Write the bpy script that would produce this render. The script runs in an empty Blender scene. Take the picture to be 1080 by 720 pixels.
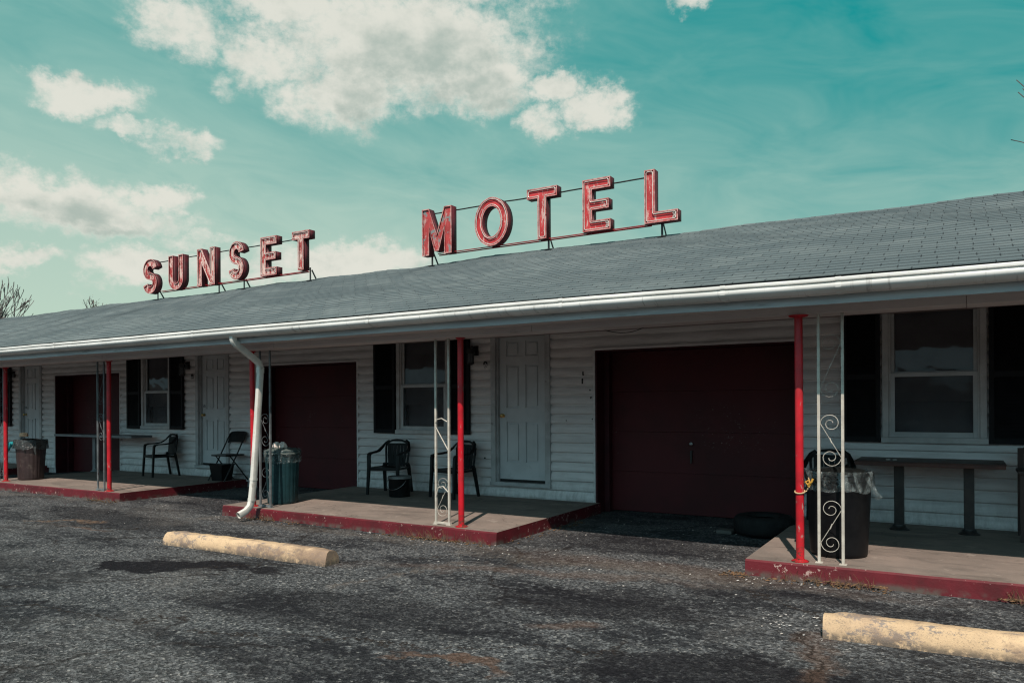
import bpy, bmesh, math, random
from mathutils import Vector, Matrix, noise
R = math.radians
rnd = random.Random(7)
sc = bpy.context.scene
col = sc.collection
OFF = {}

# ------------------------------------------------------------------ helpers
def tag(o, label=None, cat=None, group=None, kind=None):
    if label: o['label'] = label
    if cat: o['category'] = cat
    if group: o['group'] = group
    if kind: o['kind'] = kind
    return o

def empty(name, loc=(0, 0, 0)):
    o = bpy.data.objects.new(name, None)
    o.empty_display_size = .2
    o.location = loc
    col.objects.link(o)
    OFF[o] = Vector(loc)
    return o

def link_mesh(name, me, m, parent, smooth=False):
    for mm in (m if isinstance(m, (list, tuple)) else [m]):
        me.materials.append(mm)
    o = bpy.data.objects.new(name, me)
    col.objects.link(o)
    if parent is not None:
        off = OFF[parent]
        me.transform(Matrix.Translation(-off))
        o.parent = parent
        OFF[o] = off
    else:
        OFF[o] = Vector((0, 0, 0))
    if smooth:
        for p in me.polygons: p.use_smooth = True
    me.update()
    return o

class MB:
    def __init__(s): s.bm = bmesh.new()
    def poly(s, pts):
        vs = [s.bm.verts.new(p) for p in pts]
        return s.bm.faces.new(vs)
    def box(s, x0, x1, y0, y1, z0, z1, bev=0, M=None):
        b = bmesh.new()
        bmesh.ops.create_cube(b, size=1)
        bmesh.ops.transform(b, matrix=Matrix.Translation(((x0+x1)/2, (y0+y1)/2, (z0+z1)/2)) @ Matrix.Diagonal((x1-x0, y1-y0, z1-z0, 1)), verts=b.verts)
        if bev: bmesh.ops.bevel(b, geom=b.edges[:], offset=bev, segments=2, affect='EDGES', profile=.6)
        if M is not None: bmesh.ops.transform(b, matrix=M, verts=b.verts)
        s.merge(b); return s
    def merge(s, b):
        me = bpy.data.meshes.new('tmp'); b.to_mesh(me); b.free()
        s.bm.from_mesh(me); bpy.data.meshes.remove(me)
    def tube(s, pts, r, n=8, cap=True, closed=False):
        """round tube along points; r a number or one per point"""
        pts = [Vector(p) for p in pts]; k = len(pts)
        rr = [r]*k if not isinstance(r, (list, tuple)) else r
        return s.sweep(pts, [[(math.cos(2*math.pi*j/n)*rr[i], math.sin(2*math.pi*j/n)*rr[i]) for j in range(n)] for i in range(k)], cap, closed)
    def sweep(s, pts, secs, cap=True, closed=False, up=None):
        pts = [Vector(p) for p in pts]; k = len(pts)
        if not isinstance(secs[0], (list, tuple)) or not isinstance(secs[0][0], (list, tuple)): secs = [secs]*k
        rings = []; prev = None
        for i, p in enumerate(pts):
            if closed: t = (pts[(i+1) % k]-pts[i-1])
            else: t = pts[min(i+1, k-1)]-pts[max(i-1, 0)]
            if t.length < 1e-9: t = Vector((0, 0, 1))
            t.normalize()
            if up is not None: a = Vector(up).cross(t)
            elif prev is None:
                a = t.cross(Vector((0, 0, 1)))
                if a.length < .1: a = t.cross(Vector((0, 1, 0)))
            else: a = prev-t*prev.dot(t)
            if a.length < 1e-6: a = t.orthogonal()
            a.normalize(); prev = a; b = t.cross(a)
            rings.append([s.bm.verts.new(p+a*u+b*v) for u, v in secs[i]])
        n = len(rings[0])
        for i in range(k if closed else k-1):
            A = rings[i]; B = rings[(i+1) % k]
            for j in range(n):
                try: s.bm.faces.new((A[j], A[(j+1) % n], B[(j+1) % n], B[j]))
                except ValueError: pass
        if cap and not closed:
            try: s.bm.faces.new(rings[0][::-1]); s.bm.faces.new(rings[-1])
            except ValueError: pass
        return s
    def bar(s, p, q, w, d, up=(0, 1, 0)):
        sec = [(-w/2, -d/2), (w/2, -d/2), (w/2, d/2), (-w/2, d/2)]
        return s.sweep([p, q], sec, up=up)
    def strip(s, pts, w, d, up=(0, 1, 0), ws=None):
        k = len(pts); secs = []
        for i in range(k):
            ww = ws[i] if ws else w
            secs.append([(-ww/2, -d/2), (ww/2, -d/2), (ww/2, d/2), (-ww/2, d/2)])
        return s.sweep(pts, secs, up=up)
    def lathe(s, prof, c=(0, 0, 0), n=32, f=None, capt=False, capb=False):
        rings = []
        for i, (r, z) in enumerate(prof):
            ring = []
            for j in range(n):
                a = 2*math.pi*j/n
                rr, zz = (r, z) if f is None else f(i, a, r, z)
                ring.append(s.bm.verts.new((c[0]+rr*math.cos(a), c[1]+rr*math.sin(a), c[2]+zz)))
            rings.append(ring)
        for A, B in zip(rings, rings[1:]):
            for j in range(n): s.bm.faces.new((A[j], A[(j+1) % n], B[(j+1) % n], B[j]))
        if capb: s.bm.faces.new(rings[0][::-1])
        if capt: s.bm.faces.new(rings[-1])
        return s
    def grid(s, fn, nu, nv):
        vs = [[s.bm.verts.new(fn(i/nu, j/nv)) for j in range(nv+1)] for i in range(nu+1)]
        for i in range(nu):
            for j in range(nv): s.bm.faces.new((vs[i][j], vs[i+1][j], vs[i+1][j+1], vs[i][j+1]))
        return s
    def build(s, name, m, parent=None, smooth=False, fix=True, M=None):
        if fix: bmesh.ops.recalc_face_normals(s.bm, faces=s.bm.faces[:])
        if M is not None: bmesh.ops.transform(s.bm, matrix=M, verts=s.bm.verts)
        me = bpy.data.meshes.new(name); s.bm.to_mesh(me); s.bm.free()
        o = link_mesh(name, me, m, parent, smooth)
        if smooth == 'auto' or smooth is True:
            try: me.set_sharp_from_angle(angle=R(40))
            except Exception: pass
        return o

def copy_tree(o, parent=None):
    c = o.copy(); col.objects.link(c)
    c.parent = parent
    for ch in list(o.children): copy_tree(ch, c)
    return c

# ------------------------------------------------------------------ node helper
class S:
    """a scalar socket with arithmetic"""
    def __init__(s, nt, v): s.nt = nt; s.v = v
    def _m(s, op, *a):
        n = s.nt.nodes.new('ShaderNodeMath'); n.operation = op
        for i, x in enumerate((s,)+a):
            if isinstance(x, S): x = x.v
            if isinstance(x, (int, float)): n.inputs[i].default_value = x
            else: s.nt.links.new(x, n.inputs[i])
        return S(s.nt, n.outputs[0])
    def __add__(s, o): return s._m('ADD', o)
    def __radd__(s, o): return s._m('ADD', o)
    def __sub__(s, o): return s._m('SUBTRACT', o)
    def __rsub__(s, o): return (s*-1)+o
    def __mul__(s, o): return s._m('MULTIPLY', o)
    def __rmul__(s, o): return s._m('MULTIPLY', o)
    def __truediv__(s, o): return s._m('DIVIDE', o)
    def pow(s, o): return s._m('POWER', o)
    def sqrt(s): return s._m('SQRT')
    def abs(s): return s._m('ABSOLUTE')
    def max(s, o): return s._m('MAXIMUM', o)
    def min(s, o): return s._m('MINIMUM', o)
    def sin(s): return s._m('SINE')
    def frac(s): return s._m('FRACT')
    def floor(s): return s._m('FLOOR')
    def gt(s, o): return s._m('GREATER_THAN', o)
    def ramp(s, a, b, smooth=True):
        n = s.nt.nodes.new('ShaderNodeMapRange'); n.interpolation_type = 'SMOOTHSTEP' if smooth else 'LINEAR'
        s.nt.links.new(s.v, n.inputs[0])
        if a <= b: n.inputs[1].default_value = a; n.inputs[2].default_value = b
        else:
            n.inputs[1].default_value = b; n.inputs[2].default_value = a
            n.inputs[3].default_value = 1; n.inputs[4].default_value = 0
        return S(s.nt, n.outputs[0])

class NT:
    def __init__(s, nt): s.nt = nt
    def new(s, t): return s.nt.nodes.new(t)
    def link(s, a, b): s.nt.links.new(a.v if isinstance(a, S) else a, b)
    def obj(s): return s.new('ShaderNodeTexCoord').outputs['Object']
    def xyz(s, v):
        n = s.new('ShaderNodeSeparateXYZ'); s.link(v, n.inputs[0]); return [S(s.nt, o) for o in n.outputs]
    def comb(s, x, y, z):
        n = s.new('ShaderNodeCombineXYZ')
        for i, q in enumerate((x, y, z)):
            if isinstance(q, (int, float)): n.inputs[i].default_value = q
            else: s.link(q, n.inputs[i])
        return n.outputs[0]
    def scale(s, v, k):
        n = s.new('ShaderNodeVectorMath'); n.operation = 'MULTIPLY'; s.link(v, n.inputs[0])
        n.inputs[1].default_value = k if isinstance(k, (tuple, list)) else (k, k, k); return n.outputs[0]
    def vadd(s, v, w):
        n = s.new('ShaderNodeVectorMath'); n.operation = 'ADD'; s.link(v, n.inputs[0])
        if isinstance(w, tuple): n.inputs[1].default_value = w
        else: s.link(w, n.inputs[1])
        return n.outputs[0]
    def noise(s, v, sc_, det=4, rough=.55, dist=0, color=False):
        n = s.new('ShaderNodeTexNoise'); s.link(v, n.inputs['Vector'])
        n.inputs['Scale'].default_value = sc_; n.inputs['Detail'].default_value = det
        n.inputs['Roughness'].default_value = rough; n.inputs['Distortion'].default_value = dist
        return n.outputs['Color'] if color else S(s.nt, n.outputs['Fac'])
    def voro(s, v, sc_, out='Distance', feature='F1', rand=1):
        n = s.new('ShaderNodeTexVoronoi'); n.feature = feature; s.link(v, n.inputs['Vector'])
        n.inputs['Scale'].default_value = sc_; n.inputs['Randomness'].default_value = rand
        return n.outputs[out]
    def mix(s, f, a, b, mode='MIX'):
        n = s.new('ShaderNodeMix'); n.data_type = 'RGBA'; n.blend_type = mode; n.clamp_factor = True
        if isinstance(f, (int, float)): n.inputs[0].default_value = f
        else: s.link(f, n.inputs[0])
        for i, q in ((6, a), (7, b)):
            if isinstance(q, tuple): n.inputs[i].default_value = (*q, 1)[:4]
            elif isinstance(q, (int, float)): n.inputs[i].default_value = (q, q, q, 1)
            else: s.link(q, n.inputs[i])
        return n.outputs[2]
    def ell(s, v, c, r, a=0):
        n = s.new('ShaderNodeMapping'); n.vector_type = 'TEXTURE'; s.link(v, n.inputs['Vector'])
        n.inputs['Location'].default_value = (c[0], c[1], 0); n.inputs['Rotation'].default_value = (0, 0, R(a)); n.inputs['Scale'].default_value = (r[0], r[1], 1)
        m_ = s.new('ShaderNodeVectorMath'); m_.operation = 'LENGTH'; s.link(n.outputs[0], m_.inputs[0])
        return S(s.nt, m_.outputs['Value'])
    def cmul(s, a, f):
        n = s.new('ShaderNodeVectorMath'); n.operation = 'SCALE'
        if isinstance(a, tuple): n.inputs[0].default_value = a
        else: s.link(a, n.inputs[0])
        if isinstance(f, (int, float)): n.inputs['Scale'].default_value = f
        else: s.link(f, n.inputs['Scale'])
        return n.outputs[0]

def material(name, rough=.6, spec=.4, metal=0):
    m = bpy.data.materials.new(name); m.use_nodes = True
    nt = m.node_tree; b = nt.nodes['Principled BSDF']
    b.inputs['Roughness'].default_value = rough
    b.inputs['Specular IOR Level'].default_value = spec
    b.inputs['Metallic'].default_value = metal
    return m, NT(nt), b

def bump(N, b, h, dist=.004, strength=.6):
    n = N.new('ShaderNodeBump'); n.inputs['Strength'].default_value = strength; n.inputs['Distance'].default_value = dist
    N.link(h, n.inputs['Height']); N.link(n.outputs[0], b.inputs['Normal'])

def simple(name, c, c2=None, sc_=8, rough=.6, spec=.4, metal=0, bmp=0, var=.25, grime=None, gscale=3, gth=(.55, .75), stretch=(1, 1, 1)):
    """base colour c wandering to c2 with noise, grime colour in patches, little bump"""
    m, N, b = material(name, rough, spec, metal)
    o = N.scale(N.obj(), stretch)
    c2 = c2 or tuple(x*(1-var) for x in c)
    f = N.noise(o, sc_, 5, .6).ramp(.35, .65)
    cc = N.mix(f, c, c2)
    if grime is not None:
        g = N.noise(N.vadd(o, (3.1, 7.7, 1.3)), gscale, 6, .68).ramp(*gth)
        cc = N.mix(g, cc, grime)
        r = g*.25+rough*.9
        N.link(r, b.inputs['Roughness'])
    N.link(cc, b.inputs['Base Color'])
    if bmp: bump(N, b, N.noise(o, sc_*8, 4, .6), bmp)
    return m

# ------------------------------------------------------------------ materials
M = {}
# vinyl siding: off white with grey streaks and specks of dirt
m, N, b = material('siding', .55, .35)
o = N.obj()
d = N.noise(N.scale(o, (1.2, 1, 9)), 1.6, 6, .65)
cc = N.mix(d.ramp(.35, .75), (.80, .77, .76), (.62, .59, .58))
sp = N.noise(o, 34, 3, .7).ramp(.70, .77)*N.noise(o, 2.2, 3).ramp(.45, .62)
cc = N.mix(sp*.8, cc, (.10, .09, .085))
z = N.xyz(o)[2]
low = z.ramp(.55, .05)*N.noise(N.scale(o, (3, 1, 1)), 5, 5, .7).ramp(.35, .7)
cc = N.mix(low*.5, cc, (.24, .22, .19))
N.link(cc, b.inputs['Base Color']); bump(N, b, N.noise(N.scale(o, (1, 1, 12)), 22, 3), .002, .5)
M['siding'] = m
M['trim'] = simple('painted_trim', (.56, .55, .54), (.44, .43, .42), 5, .5, grime=(.22, .20, .18), gscale=9, gth=(.62, .8), bmp=.001)
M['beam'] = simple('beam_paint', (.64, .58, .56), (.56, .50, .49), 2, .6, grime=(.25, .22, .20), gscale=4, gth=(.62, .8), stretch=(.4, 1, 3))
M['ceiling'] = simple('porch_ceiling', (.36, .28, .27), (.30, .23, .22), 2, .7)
M['fascia'] = simple('fascia_paint', (.50, .52, .52), (.38, .40, .41), 3, .55, stretch=(.5, 1, 4), grime=(.2, .2, .2), gscale=6)
m, N, b = material('gutter_metal', .45, .5)
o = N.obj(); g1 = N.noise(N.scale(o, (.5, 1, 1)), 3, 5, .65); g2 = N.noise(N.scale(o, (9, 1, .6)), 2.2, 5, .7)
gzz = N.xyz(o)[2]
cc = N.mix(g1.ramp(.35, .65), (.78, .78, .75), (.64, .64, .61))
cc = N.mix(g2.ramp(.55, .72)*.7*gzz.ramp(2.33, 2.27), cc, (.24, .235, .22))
cc = N.mix(N.noise(o, 30, 4, .7).ramp(.64, .72)*.6, cc, (.28, .26, .24))
N.link(cc, b.inputs['Base Color']); bump(N, b, g1+g2*.3, .004, .5)
M['gutter'] = m
M['downspout'] = simple('downspout_metal', (.74, .73, .67), (.60, .59, .54), 4, .45, .5, grime=(.32, .29, .24), gscale=7, gth=(.6, .75), bmp=.001)
M['door'] = simple('door_paint', (.60, .62, .63), (.53, .55, .56), 3, .5, grime=(.30, .31, .31), gscale=5, gth=(.6, .85), bmp=.0006)
M['door_frame'] = simple('door_frame_paint', (.50, .50, .50), (.38, .38, .38), 5, .55, grime=(.15, .13, .12), gscale=10, gth=(.6, .75))
M['dark_gap'] = simple('dark_threshold', (.02, .018, .018), None, 6, .7)
M['shutter'] = simple('shutter_plastic', (.007, .0075, .009), (.011, .011, .013), 9, .6, .2)
M['black_metal'] = simple('black_metal', (.012, .012, .013), (.025, .022, .02), 14, .45, .5, grime=(.05, .035, .03), gscale=20)
M['brass'] = simple('brass', (.62, .42, .16), (.4, .26, .1), 20, .28, .5, metal=1)
M['steel'] = simple('galvanised_steel', (.35, .36, .37), (.22, .23, .24), 18, .4, .5, metal=.8)
M['sash'] = simple('vinyl_sash', (.52, .53, .53), (.44, .45, .45), 6, .45)
# garage maroon
m, N, b = material('garage_maroon', .55, .3)
o = N.obj()
cc = N.mix(N.noise(o, 1.3, 5, .6).ramp(.35, .7), (.085, .009, .012), (.055, .007, .009))
ch = N.noise(N.scale(o, (1, 1, 2)), 30, 4, .75).ramp(.635, .67)*N.noise(o, 1.6, 3).ramp(.50, .57)
zz = N.xyz(o)[2]
ch = ch*zz.ramp(1.5, 1.2)*zz.ramp(.7, .95)
cc = N.mix(ch, cc, (.34, .27, .26))
N.link(cc, b.inputs['Base Color']); bump(N, b, N.noise(o, 60, 3), .001, .4)
M['garage'] = m
M['garage_frame'] = simple('garage_frame_maroon', (.060, .006, .011), (.035, .005, .008), 5, .6, grime=(.02, .015, .015), gscale=5)
# red post paint, chipped
def red_paint(name, red, dark, chip, th):
    m, N, b = material(name, .38, .45)
    o = N.obj()
    cc = N.mix(N.noise(o, 7, 4).ramp(.35, .7), red, dark)
    c1 = N.noise(N.scale(o, (1.5, 1.5, .6)), 16, 5, .7)
    c2 = N.noise(N.vadd(o, (5, 5, 5)), 2.3, 3).ramp(.4, .6)
    f = (c1+c2*.08).ramp(th, th+.03)
    cc = N.mix(N.noise(N.scale(o, (1, 1, .3)), 3.5, 5, .7).ramp(.45, .7)*.45, cc, (.40, .05, .05))
    cc = N.mix(f, cc, chip)
    zb = N.xyz(o)[2]
    cc = N.mix(zb.ramp(.34, .12)*N.noise(o, 30, 4, .7).ramp(.45, .6), cc, (.10, .04, .028))
    N.link(cc, b.inputs['Base Color']); N.link(f*.3+.36, b.inputs['Roughness'])
    bump(N, b, c1-f*.5, .001, .5)
    return m
M['post'] = red_paint('post_red', (.55, .010, .022), (.36, .010, .018), (.40, .20, .18), .665)
M['kerb_red'] = None
# ornamental iron in cream white
M['iron'] = simple('cream_iron', (.55, .52, .45), (.42, .39, .34), 12, .5, .4, grime=(.10, .06, .045), gscale=16, gth=(.62, .72))
# concrete slab, top tan, sides chipped maroon
m, N, b = material('slab_concrete', .85, .25)
o = N.obj()
n1 = N.noise(o, 1.7, 6, .62); n2 = N.noise(o, 60, 3, .7)
cc = N.mix(n1.ramp(.3, .7), (.25, .20, .17), (.175, .145, .125))
cc = N.mix(N.noise(N.scale(o, (.6, 2, 1)), 3.2, 5, .7).ramp(.55, .75)*.7, cc, (.115, .10, .09))
cc = N.mix(n2.ramp(.6, .75)*.4, cc, (.38, .33, .28))
cc = N.mix(N.noise(N.scale(o, (.8, 2.4, 1)), 1.6, 6, .75, .5).ramp(.50, .66)*.6, cc, (.10, .085, .075))
cc = N.mix(N.noise(N.vadd(o, (4, 4, 0)), 5, 5, .7).ramp(.58, .68)*.5, cc, (.34, .29, .25))
cr = N.voro(N.vadd(o, N.scale(N.noise(o, 3, 4, color=True), .35)), .55, 'Distance', 'DISTANCE_TO_EDGE')
cc = N.mix(S(N.nt, cr).ramp(.004, .001)*.45, cc, (.07, .06, .05))
N.link(cc, b.inputs['Base Color']); bump(N, b, n2+n1, .003, .5)
M['slab'] = m
m, N, b = material('slab_red_edge', .6, .35)
o = N.obj()
n1 = N.noise(o, 4, 5, .65)
cc = N.mix(n1.ramp(.3, .7), (.125, .010, .017), (.070, .009, .012))
c1 = N.noise(o, 19, 5, .72)
cc = N.mix((c1+N.noise(o, 1.3, 3)*.3-.08).ramp(.695, .72), cc, (.40, .28, .25))
zz = N.xyz(o)[2]
cc = N.mix(zz.ramp(.05, .0)*N.noise(o, 9, 4).ramp(.4, .65), cc, (.09, .07, .06))
N.link(cc, b.inputs['Base Color']); bump(N, b, c1, .004, .6)
M['slab_red'] = m
# shingles
m, N, b = material('shingles', .9, .2)
o = N.obj()
x, y, z = N.xyz(o)
CH = .1425
row = ((y-5.98)/ (CH*.95)).floor()
u = x/.25+(row*.5)+((row*12.9898).sin()*43758.5).frac()*.16
slot = ((u.frac()-.5).abs()*2).ramp(.955, .985)
tab = u.floor()
hsh = ((tab*78.233+row*37.719).sin()*4375.85).frac()
cc = N.mix(hsh.ramp(0, 1, False), (.110, .137, .144), (.162, .190, .192))
cc = N.mix(N.noise(N.scale(o, (.35, .9, 1)), 1.1, 5, .6).ramp(.35, .7)*.7, cc, (.080, .104, .113))
gr = N.noise(o, 170, 2, .8)
cc = N.mix(gr.ramp(.5, .8)*.35, cc, (.26, .30, .31))
cc = N.mix(slot*.8, cc, (.035, .04, .045))
N.link(cc, b.inputs['Base Color']); bump(N, b, gr*.4-slot*1.5+hsh*.35, .004, .7)
M['shingle'] = m
# sign letters
def letter_mat(name, red, pale, thr, grey_th):
    m, N, b = material(name, .62, .35)
    o = N.obj()
    cc = N.mix(N.noise(o, 5, 4).ramp(.3, .7), red, tuple(k*.62 for k in red))
    st = N.noise(N.scale(o, (2.2, 2.2, .7)), 6.5, 6, .74, .4)
    cc = N.mix(st.ramp(thr, thr+.08), cc, pale)
    g = N.noise(N.vadd(o, (9.3, 2.2, 4.1)), 4.2, 5, .7)
    cc = N.mix(g.ramp(grey_th, grey_th+.04), cc, (.20, .23, .23))
    dk = N.noise(N.vadd(o, (1.3, 8.2, 2.1)), 13, 5, .75)
    cc = N.mix(dk.ramp(.62, .70), cc, (.06, .02, .02))
    N.link(cc, b.inputs['Base Color']); bump(N, b, st+dk, .004, .6)
    return m
M['letter_a'] = letter_mat('sign_red_faded', (.42, .05, .05), (.66, .47, .42), .47, .66)
M['letter_b'] = letter_mat('sign_red', (.56, .05, .055), (.58, .36, .33), .54, .67)
M['letter_m'] = letter_mat('sign_red_peeling', (.48, .06, .06), (.45, .28, .26), .52, .56)
M['letter_side_shade'] = simple('sign_side_shaded_red', (.105, .010, .016), (.06, .008, .012), 6, .6, grime=(.05, .03, .03), gscale=9)  # darker red puts the shade on the letter sides into the colour
M['rim'] = simple('sign_rim_highlight', (.62, .36, .33), (.45, .12, .11), 11, .5, grime=(.2, .05, .05), gscale=14, gth=(.55, .65))  # pale pink paints in the light caught on the raised letter rims
M['rail_red'] = simple('rail_red', (.36, .02, .03), (.22, .02, .025), 6, .6, grime=(.06, .03, .03), gscale=5)
M['neon'] = simple('unlit_neon_glass', (.74, .66, .60), (.60, .45, .42), 12, .25, .5)
# plastics
M['chair'] = simple('dark_green_resin', (.006, .007, .008), (.010, .011, .012), 10, .5, .22)
M['can_brown'] = simple('brown_plastic', (.045, .030, .030), (.033, .022, .022), 8, .5, .4, grime=(.09, .07, .06), gscale=8)
M['can_teal'] = simple('teal_plastic', (.008, .034, .040), (.006, .026, .031), 8, .5, .25, grime=(.03, .06, .065), gscale=7)
M['can_black'] = simple('black_plastic', (.004, .004, .005), (.007, .007, .008), 8, .5, .2, grime=(.012, .011, .011), gscale=7)
M['bag_black'] = simple('black_bin_liner', (.012, .014, .014), None, 8, .18, .6)
def film(name, c, a, rough=.2):
    m, N, b = material(name, rough, .6)
    b.inputs['Base Color'].default_value = (*c, 1)
    o = N.obj(); n = N.noise(N.scale(o, (1, 1, .5)), 14, 4, .6, .8)
    N.link(n.ramp(.42, .72)*.6+a, b.inputs['Alpha'])
    bump(N, b, N.noise(o, 26, 4, .6, 1.2), .02, .8)
    return m
M['film'] = film('clear_bin_liner', (.20, .24, .24), .06, .12)
M['film_dark'] = film('smoky_bin_liner', (.06, .065, .065), .55, .15)
M['paper'] = simple('crumpled_paper', (.72, .62, .56), (.60, .50, .44), 14, .8, bmp=.004)
M['paper_tan'] = simple('tan_paper', (.85, .52, .34), (.66, .36, .22), 14, .8, bmp=.004)
M['teal_cloth'] = simple('teal_cloth', (.03, .36, .40), (.02, .26, .30), 10, .7)
M['yellow_strap'] = simple('yellow_strap', (.62, .34, .05), (.5, .26, .04), 20, .5)
M['cream_strap'] = simple('cream_cord', (.62, .45, .25), None, 20, .6)
M['rubber'] = simple('tyre_rubber', (.008, .008, .009), (.014, .014, .014), 9, .75, .25)
M['table_wood'] = simple('table_top_dark', (.060, .026, .020), (.030, .016, .014), 4, .45, .3, stretch=(1, 8, 8))
M['table_edge'] = simple('table_edge', (.08, .03, .022), (.05, .02, .016), 8, .5)
M['counter'] = simple('grey_counter', (.22, .23, .24), (.16, .17, .18), 5, .4)
M['chair_wood'] = simple('dark_chair_wood', (.045, .026, .022), (.028, .017, .015), 8, .5, stretch=(1, 1, .2))
# wheel stops: pale ochre painted concrete
m, N, b = material('wheel_stop_paint', .8, .25)
o = N.obj()
n1 = N.noise(o, 3, 6, .65); n2 = N.noise(o, 24, 5, .75); n3 = N.noise(o, 90, 2, .7)
cc = N.mix(n1.ramp(.3, .7), (.64, .46, .28), (.52, .37, .235))
n4 = N.noise(N.scale(o, (.5, 1, 1)), 6, 6, .75)
cc = N.mix(n4.ramp(.515, .565)*n2.ramp(.42, .5), cc, (.25, .21, .185))
cc = N.mix(N.noise(N.scale(o, (.6, 1, 1)), 2.5, 6, .75).ramp(.44, .62)*.85, cc, (.27, .185, .13))
zz = N.xyz(o)[2]
cc = N.mix(zz.ramp(.06, .0)*n2.ramp(.3, .55)*.9, cc, (.10, .085, .07))
cc = N.mix(n3.ramp(.56, .66)*.6, cc, (.25, .19, .14))
N.link(cc, b.inputs['Base Color']); bump(N, b, n2+n3*.5, .006, .7)
M['stop'] = m
M['bark'] = simple('bark', (.10, .09, .085), (.06, .055, .05), 9, .9)
M['twig'] = simple('twigs', (.13, .115, .11), (.08, .07, .065), 9, .9)
M['bud'] = simple('reddish_buds', (.22, .10, .08), (.16, .09, .06), 9, .9)
M['dead_leaf'] = simple('dead_leaves', (.20, .11, .055), (.09, .06, .035), 30, .9)
M['litter'] = simple('white_litter', (.62, .60, .57), (.42, .38, .34), 30, .8)
# glass and what is behind it
m, N, b = material('window_glass', .04, .6)
nt = m.node_tree
for n in list(nt.nodes):
    if n.type == 'BSDF_PRINCIPLED': nt.nodes.remove(n)
g = N.new('ShaderNodeBsdfGlossy'); g.inputs['Roughness'].default_value = .03; g.inputs['Color'].default_value = (.9, .95, .95, 1)
t = N.new('ShaderNodeBsdfTransparent'); t.inputs['Color'].default_value = (.62, .64, .66, 1)
f = N.new('ShaderNodeFresnel'); f.inputs['IOR'].default_value = 1.48
mx = N.new('ShaderNodeMixShader')
bp = N.new('ShaderNodeBump'); bp.inputs['Distance'].default_value = .02; bp.inputs['Strength'].default_value = .25
N.link(N.noise(N.obj(), 2.2, 2), bp.inputs['Height']); N.link(bp.outputs[0], g.inputs['Normal'])
N.link(f.outputs[0], mx.inputs[0]); N.link(t.outputs[0], mx.inputs[1]); N.link(g.outputs[0], mx.inputs[2])
N.link(mx.outputs[0], nt.nodes['Material Output'].inputs['Surface'])
M['glass'] = m
M['blind'] = simple('window_blind', (.55, .47, .47), (.45, .38, .38), 3, .8)
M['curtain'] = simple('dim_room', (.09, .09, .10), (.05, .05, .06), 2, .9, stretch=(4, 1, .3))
m, N, b = material('insect_screen', .7, .3)
b.inputs['Base Color'].default_value = (.075, .085, .095, 1); b.inputs['Alpha'].default_value = .35
M['screen'] = m
M['lamp_glass'] = simple('frosted_lamp_glass', (.10, .10, .105), None, 9, .2)

# ------------------------------------------------------------------ ground
m, N, b = material('asphalt', .92, .12)
o = N.obj(); x, y, z = N.xyz(o)
wv = N.noise(o, 1.7, 5, .65, color=True)
wo = N.vadd(o, N.scale(N.vadd(wv, (-.5, -.5, -.5)), .9))
wx, wy, _ = N.xyz(wo); wflat = N.scale(wo, (1, 1, 0))
ag = N.xyz(N.voro(o, 70, 'Color'))[0]
fine = N.noise(o, 130, 3, .75)
mid = N.noise(o, 22, 4, .7)
pit = N.noise(o, 38, 3, .65).ramp(.50, .60)
pit2 = N.noise(N.vadd(o, (3, 9, 0)), 15, 4, .7)
macro = N.noise(o, .42, 5, .6, .6)
macro2 = N.noise(N.scale(o, (.7, 1.6, 1)), 1.4, 5, .65)
base = N.mix(ag.ramp(0, 1, False), (.020, .023, .028), (.195, .203, .208))
base = N.mix(ag.ramp(.91, .96)*.8, base, (.36, .35, .33))
base = N.mix(pit*.75, base, (.018, .019, .022))
base = N.mix(fine.ramp(.35, .75)*.3, base, (.16, .16, .155))
base = N.mix(macro2.ramp(.45, .60)*pit2.ramp(.38, .50)*.85, base, (.022, .023, .027))
# dusty pale wear
base = N.mix(macro.ramp(.50, .72)*.33*mid.ramp(.3, .6), base, (.19, .175, .16))
def blob(cx, cy, rx, ry, a=0, soft=.45):
    return N.ell(wflat, (cx, cy), (rx, ry), a).ramp(1+soft*.5, 1-soft*.5)
def seg(ax, ay, bx, by, w, jag=None):
    L = math.hypot(bx-ax, by-ay); ux, uy = (bx-ax)/L, (by-ay)/L
    dx = wx-ax; dy = wy-ay
    t = (dx*ux+dy*uy).max(0.0).min(L); e = dx-t*ux; g = dy-t*uy
    return (e*e+g*g).sqrt().ramp(w*1.5, w*.4)
darks = [(-6.25, 4.12, .46, .26, 30, .5, 1.5), (-5.72, 4.40, .34, .16, 10, .6, 1.5), (-6.55, 3.95, .22, .12, -10, .6, 1.3), (-5.85, 3.0, .12, .06, 0, .8, .8), (-3.7, 3.85, 1.25, .42, 8, 1.2, .55),
         (-2.35, 4.95, .85, .38, 10, 1.2, .65), (-1.2, 3.85, .75, .30, 20, 1.1, .75), (-5.2, 4.45, .2, .08, 10, .8, .7),
         (-9.4, 5.6, 1.6, .42, -6, 1.3, .6), (.2, 4.2, .9, .4, 0, 1.2, .55), (-.9, 5.75, 1.0, .16, 3, 1., .55), (-3.0, 3.0, .8, .3, 10, 1.2, .45),
         (-2.9, 7.2, 1.0, .5, 0, 1.2, .55), (-9.4, 7.2, .9, .5, 0, 1.2, .5), (-7.9, 3.3, 1.1, .35, 20, 1.3, .4)]
ck = S(N.nt, N.voro(N.vadd(o, N.scale(N.noise(o, 2.4, 5, .7, color=True), .5)), .5, 'Distance', 'DISTANCE_TO_EDGE'))
base = N.mix(ck.ramp(.016, .004)*N.noise(N.vadd(o, (2, 5, 0)), .35, 3).ramp(.45, .56)*.75, base, (.022, .018, .017))
rag = (pit2-.5)*1.3+(fine-.5)*.5
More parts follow.
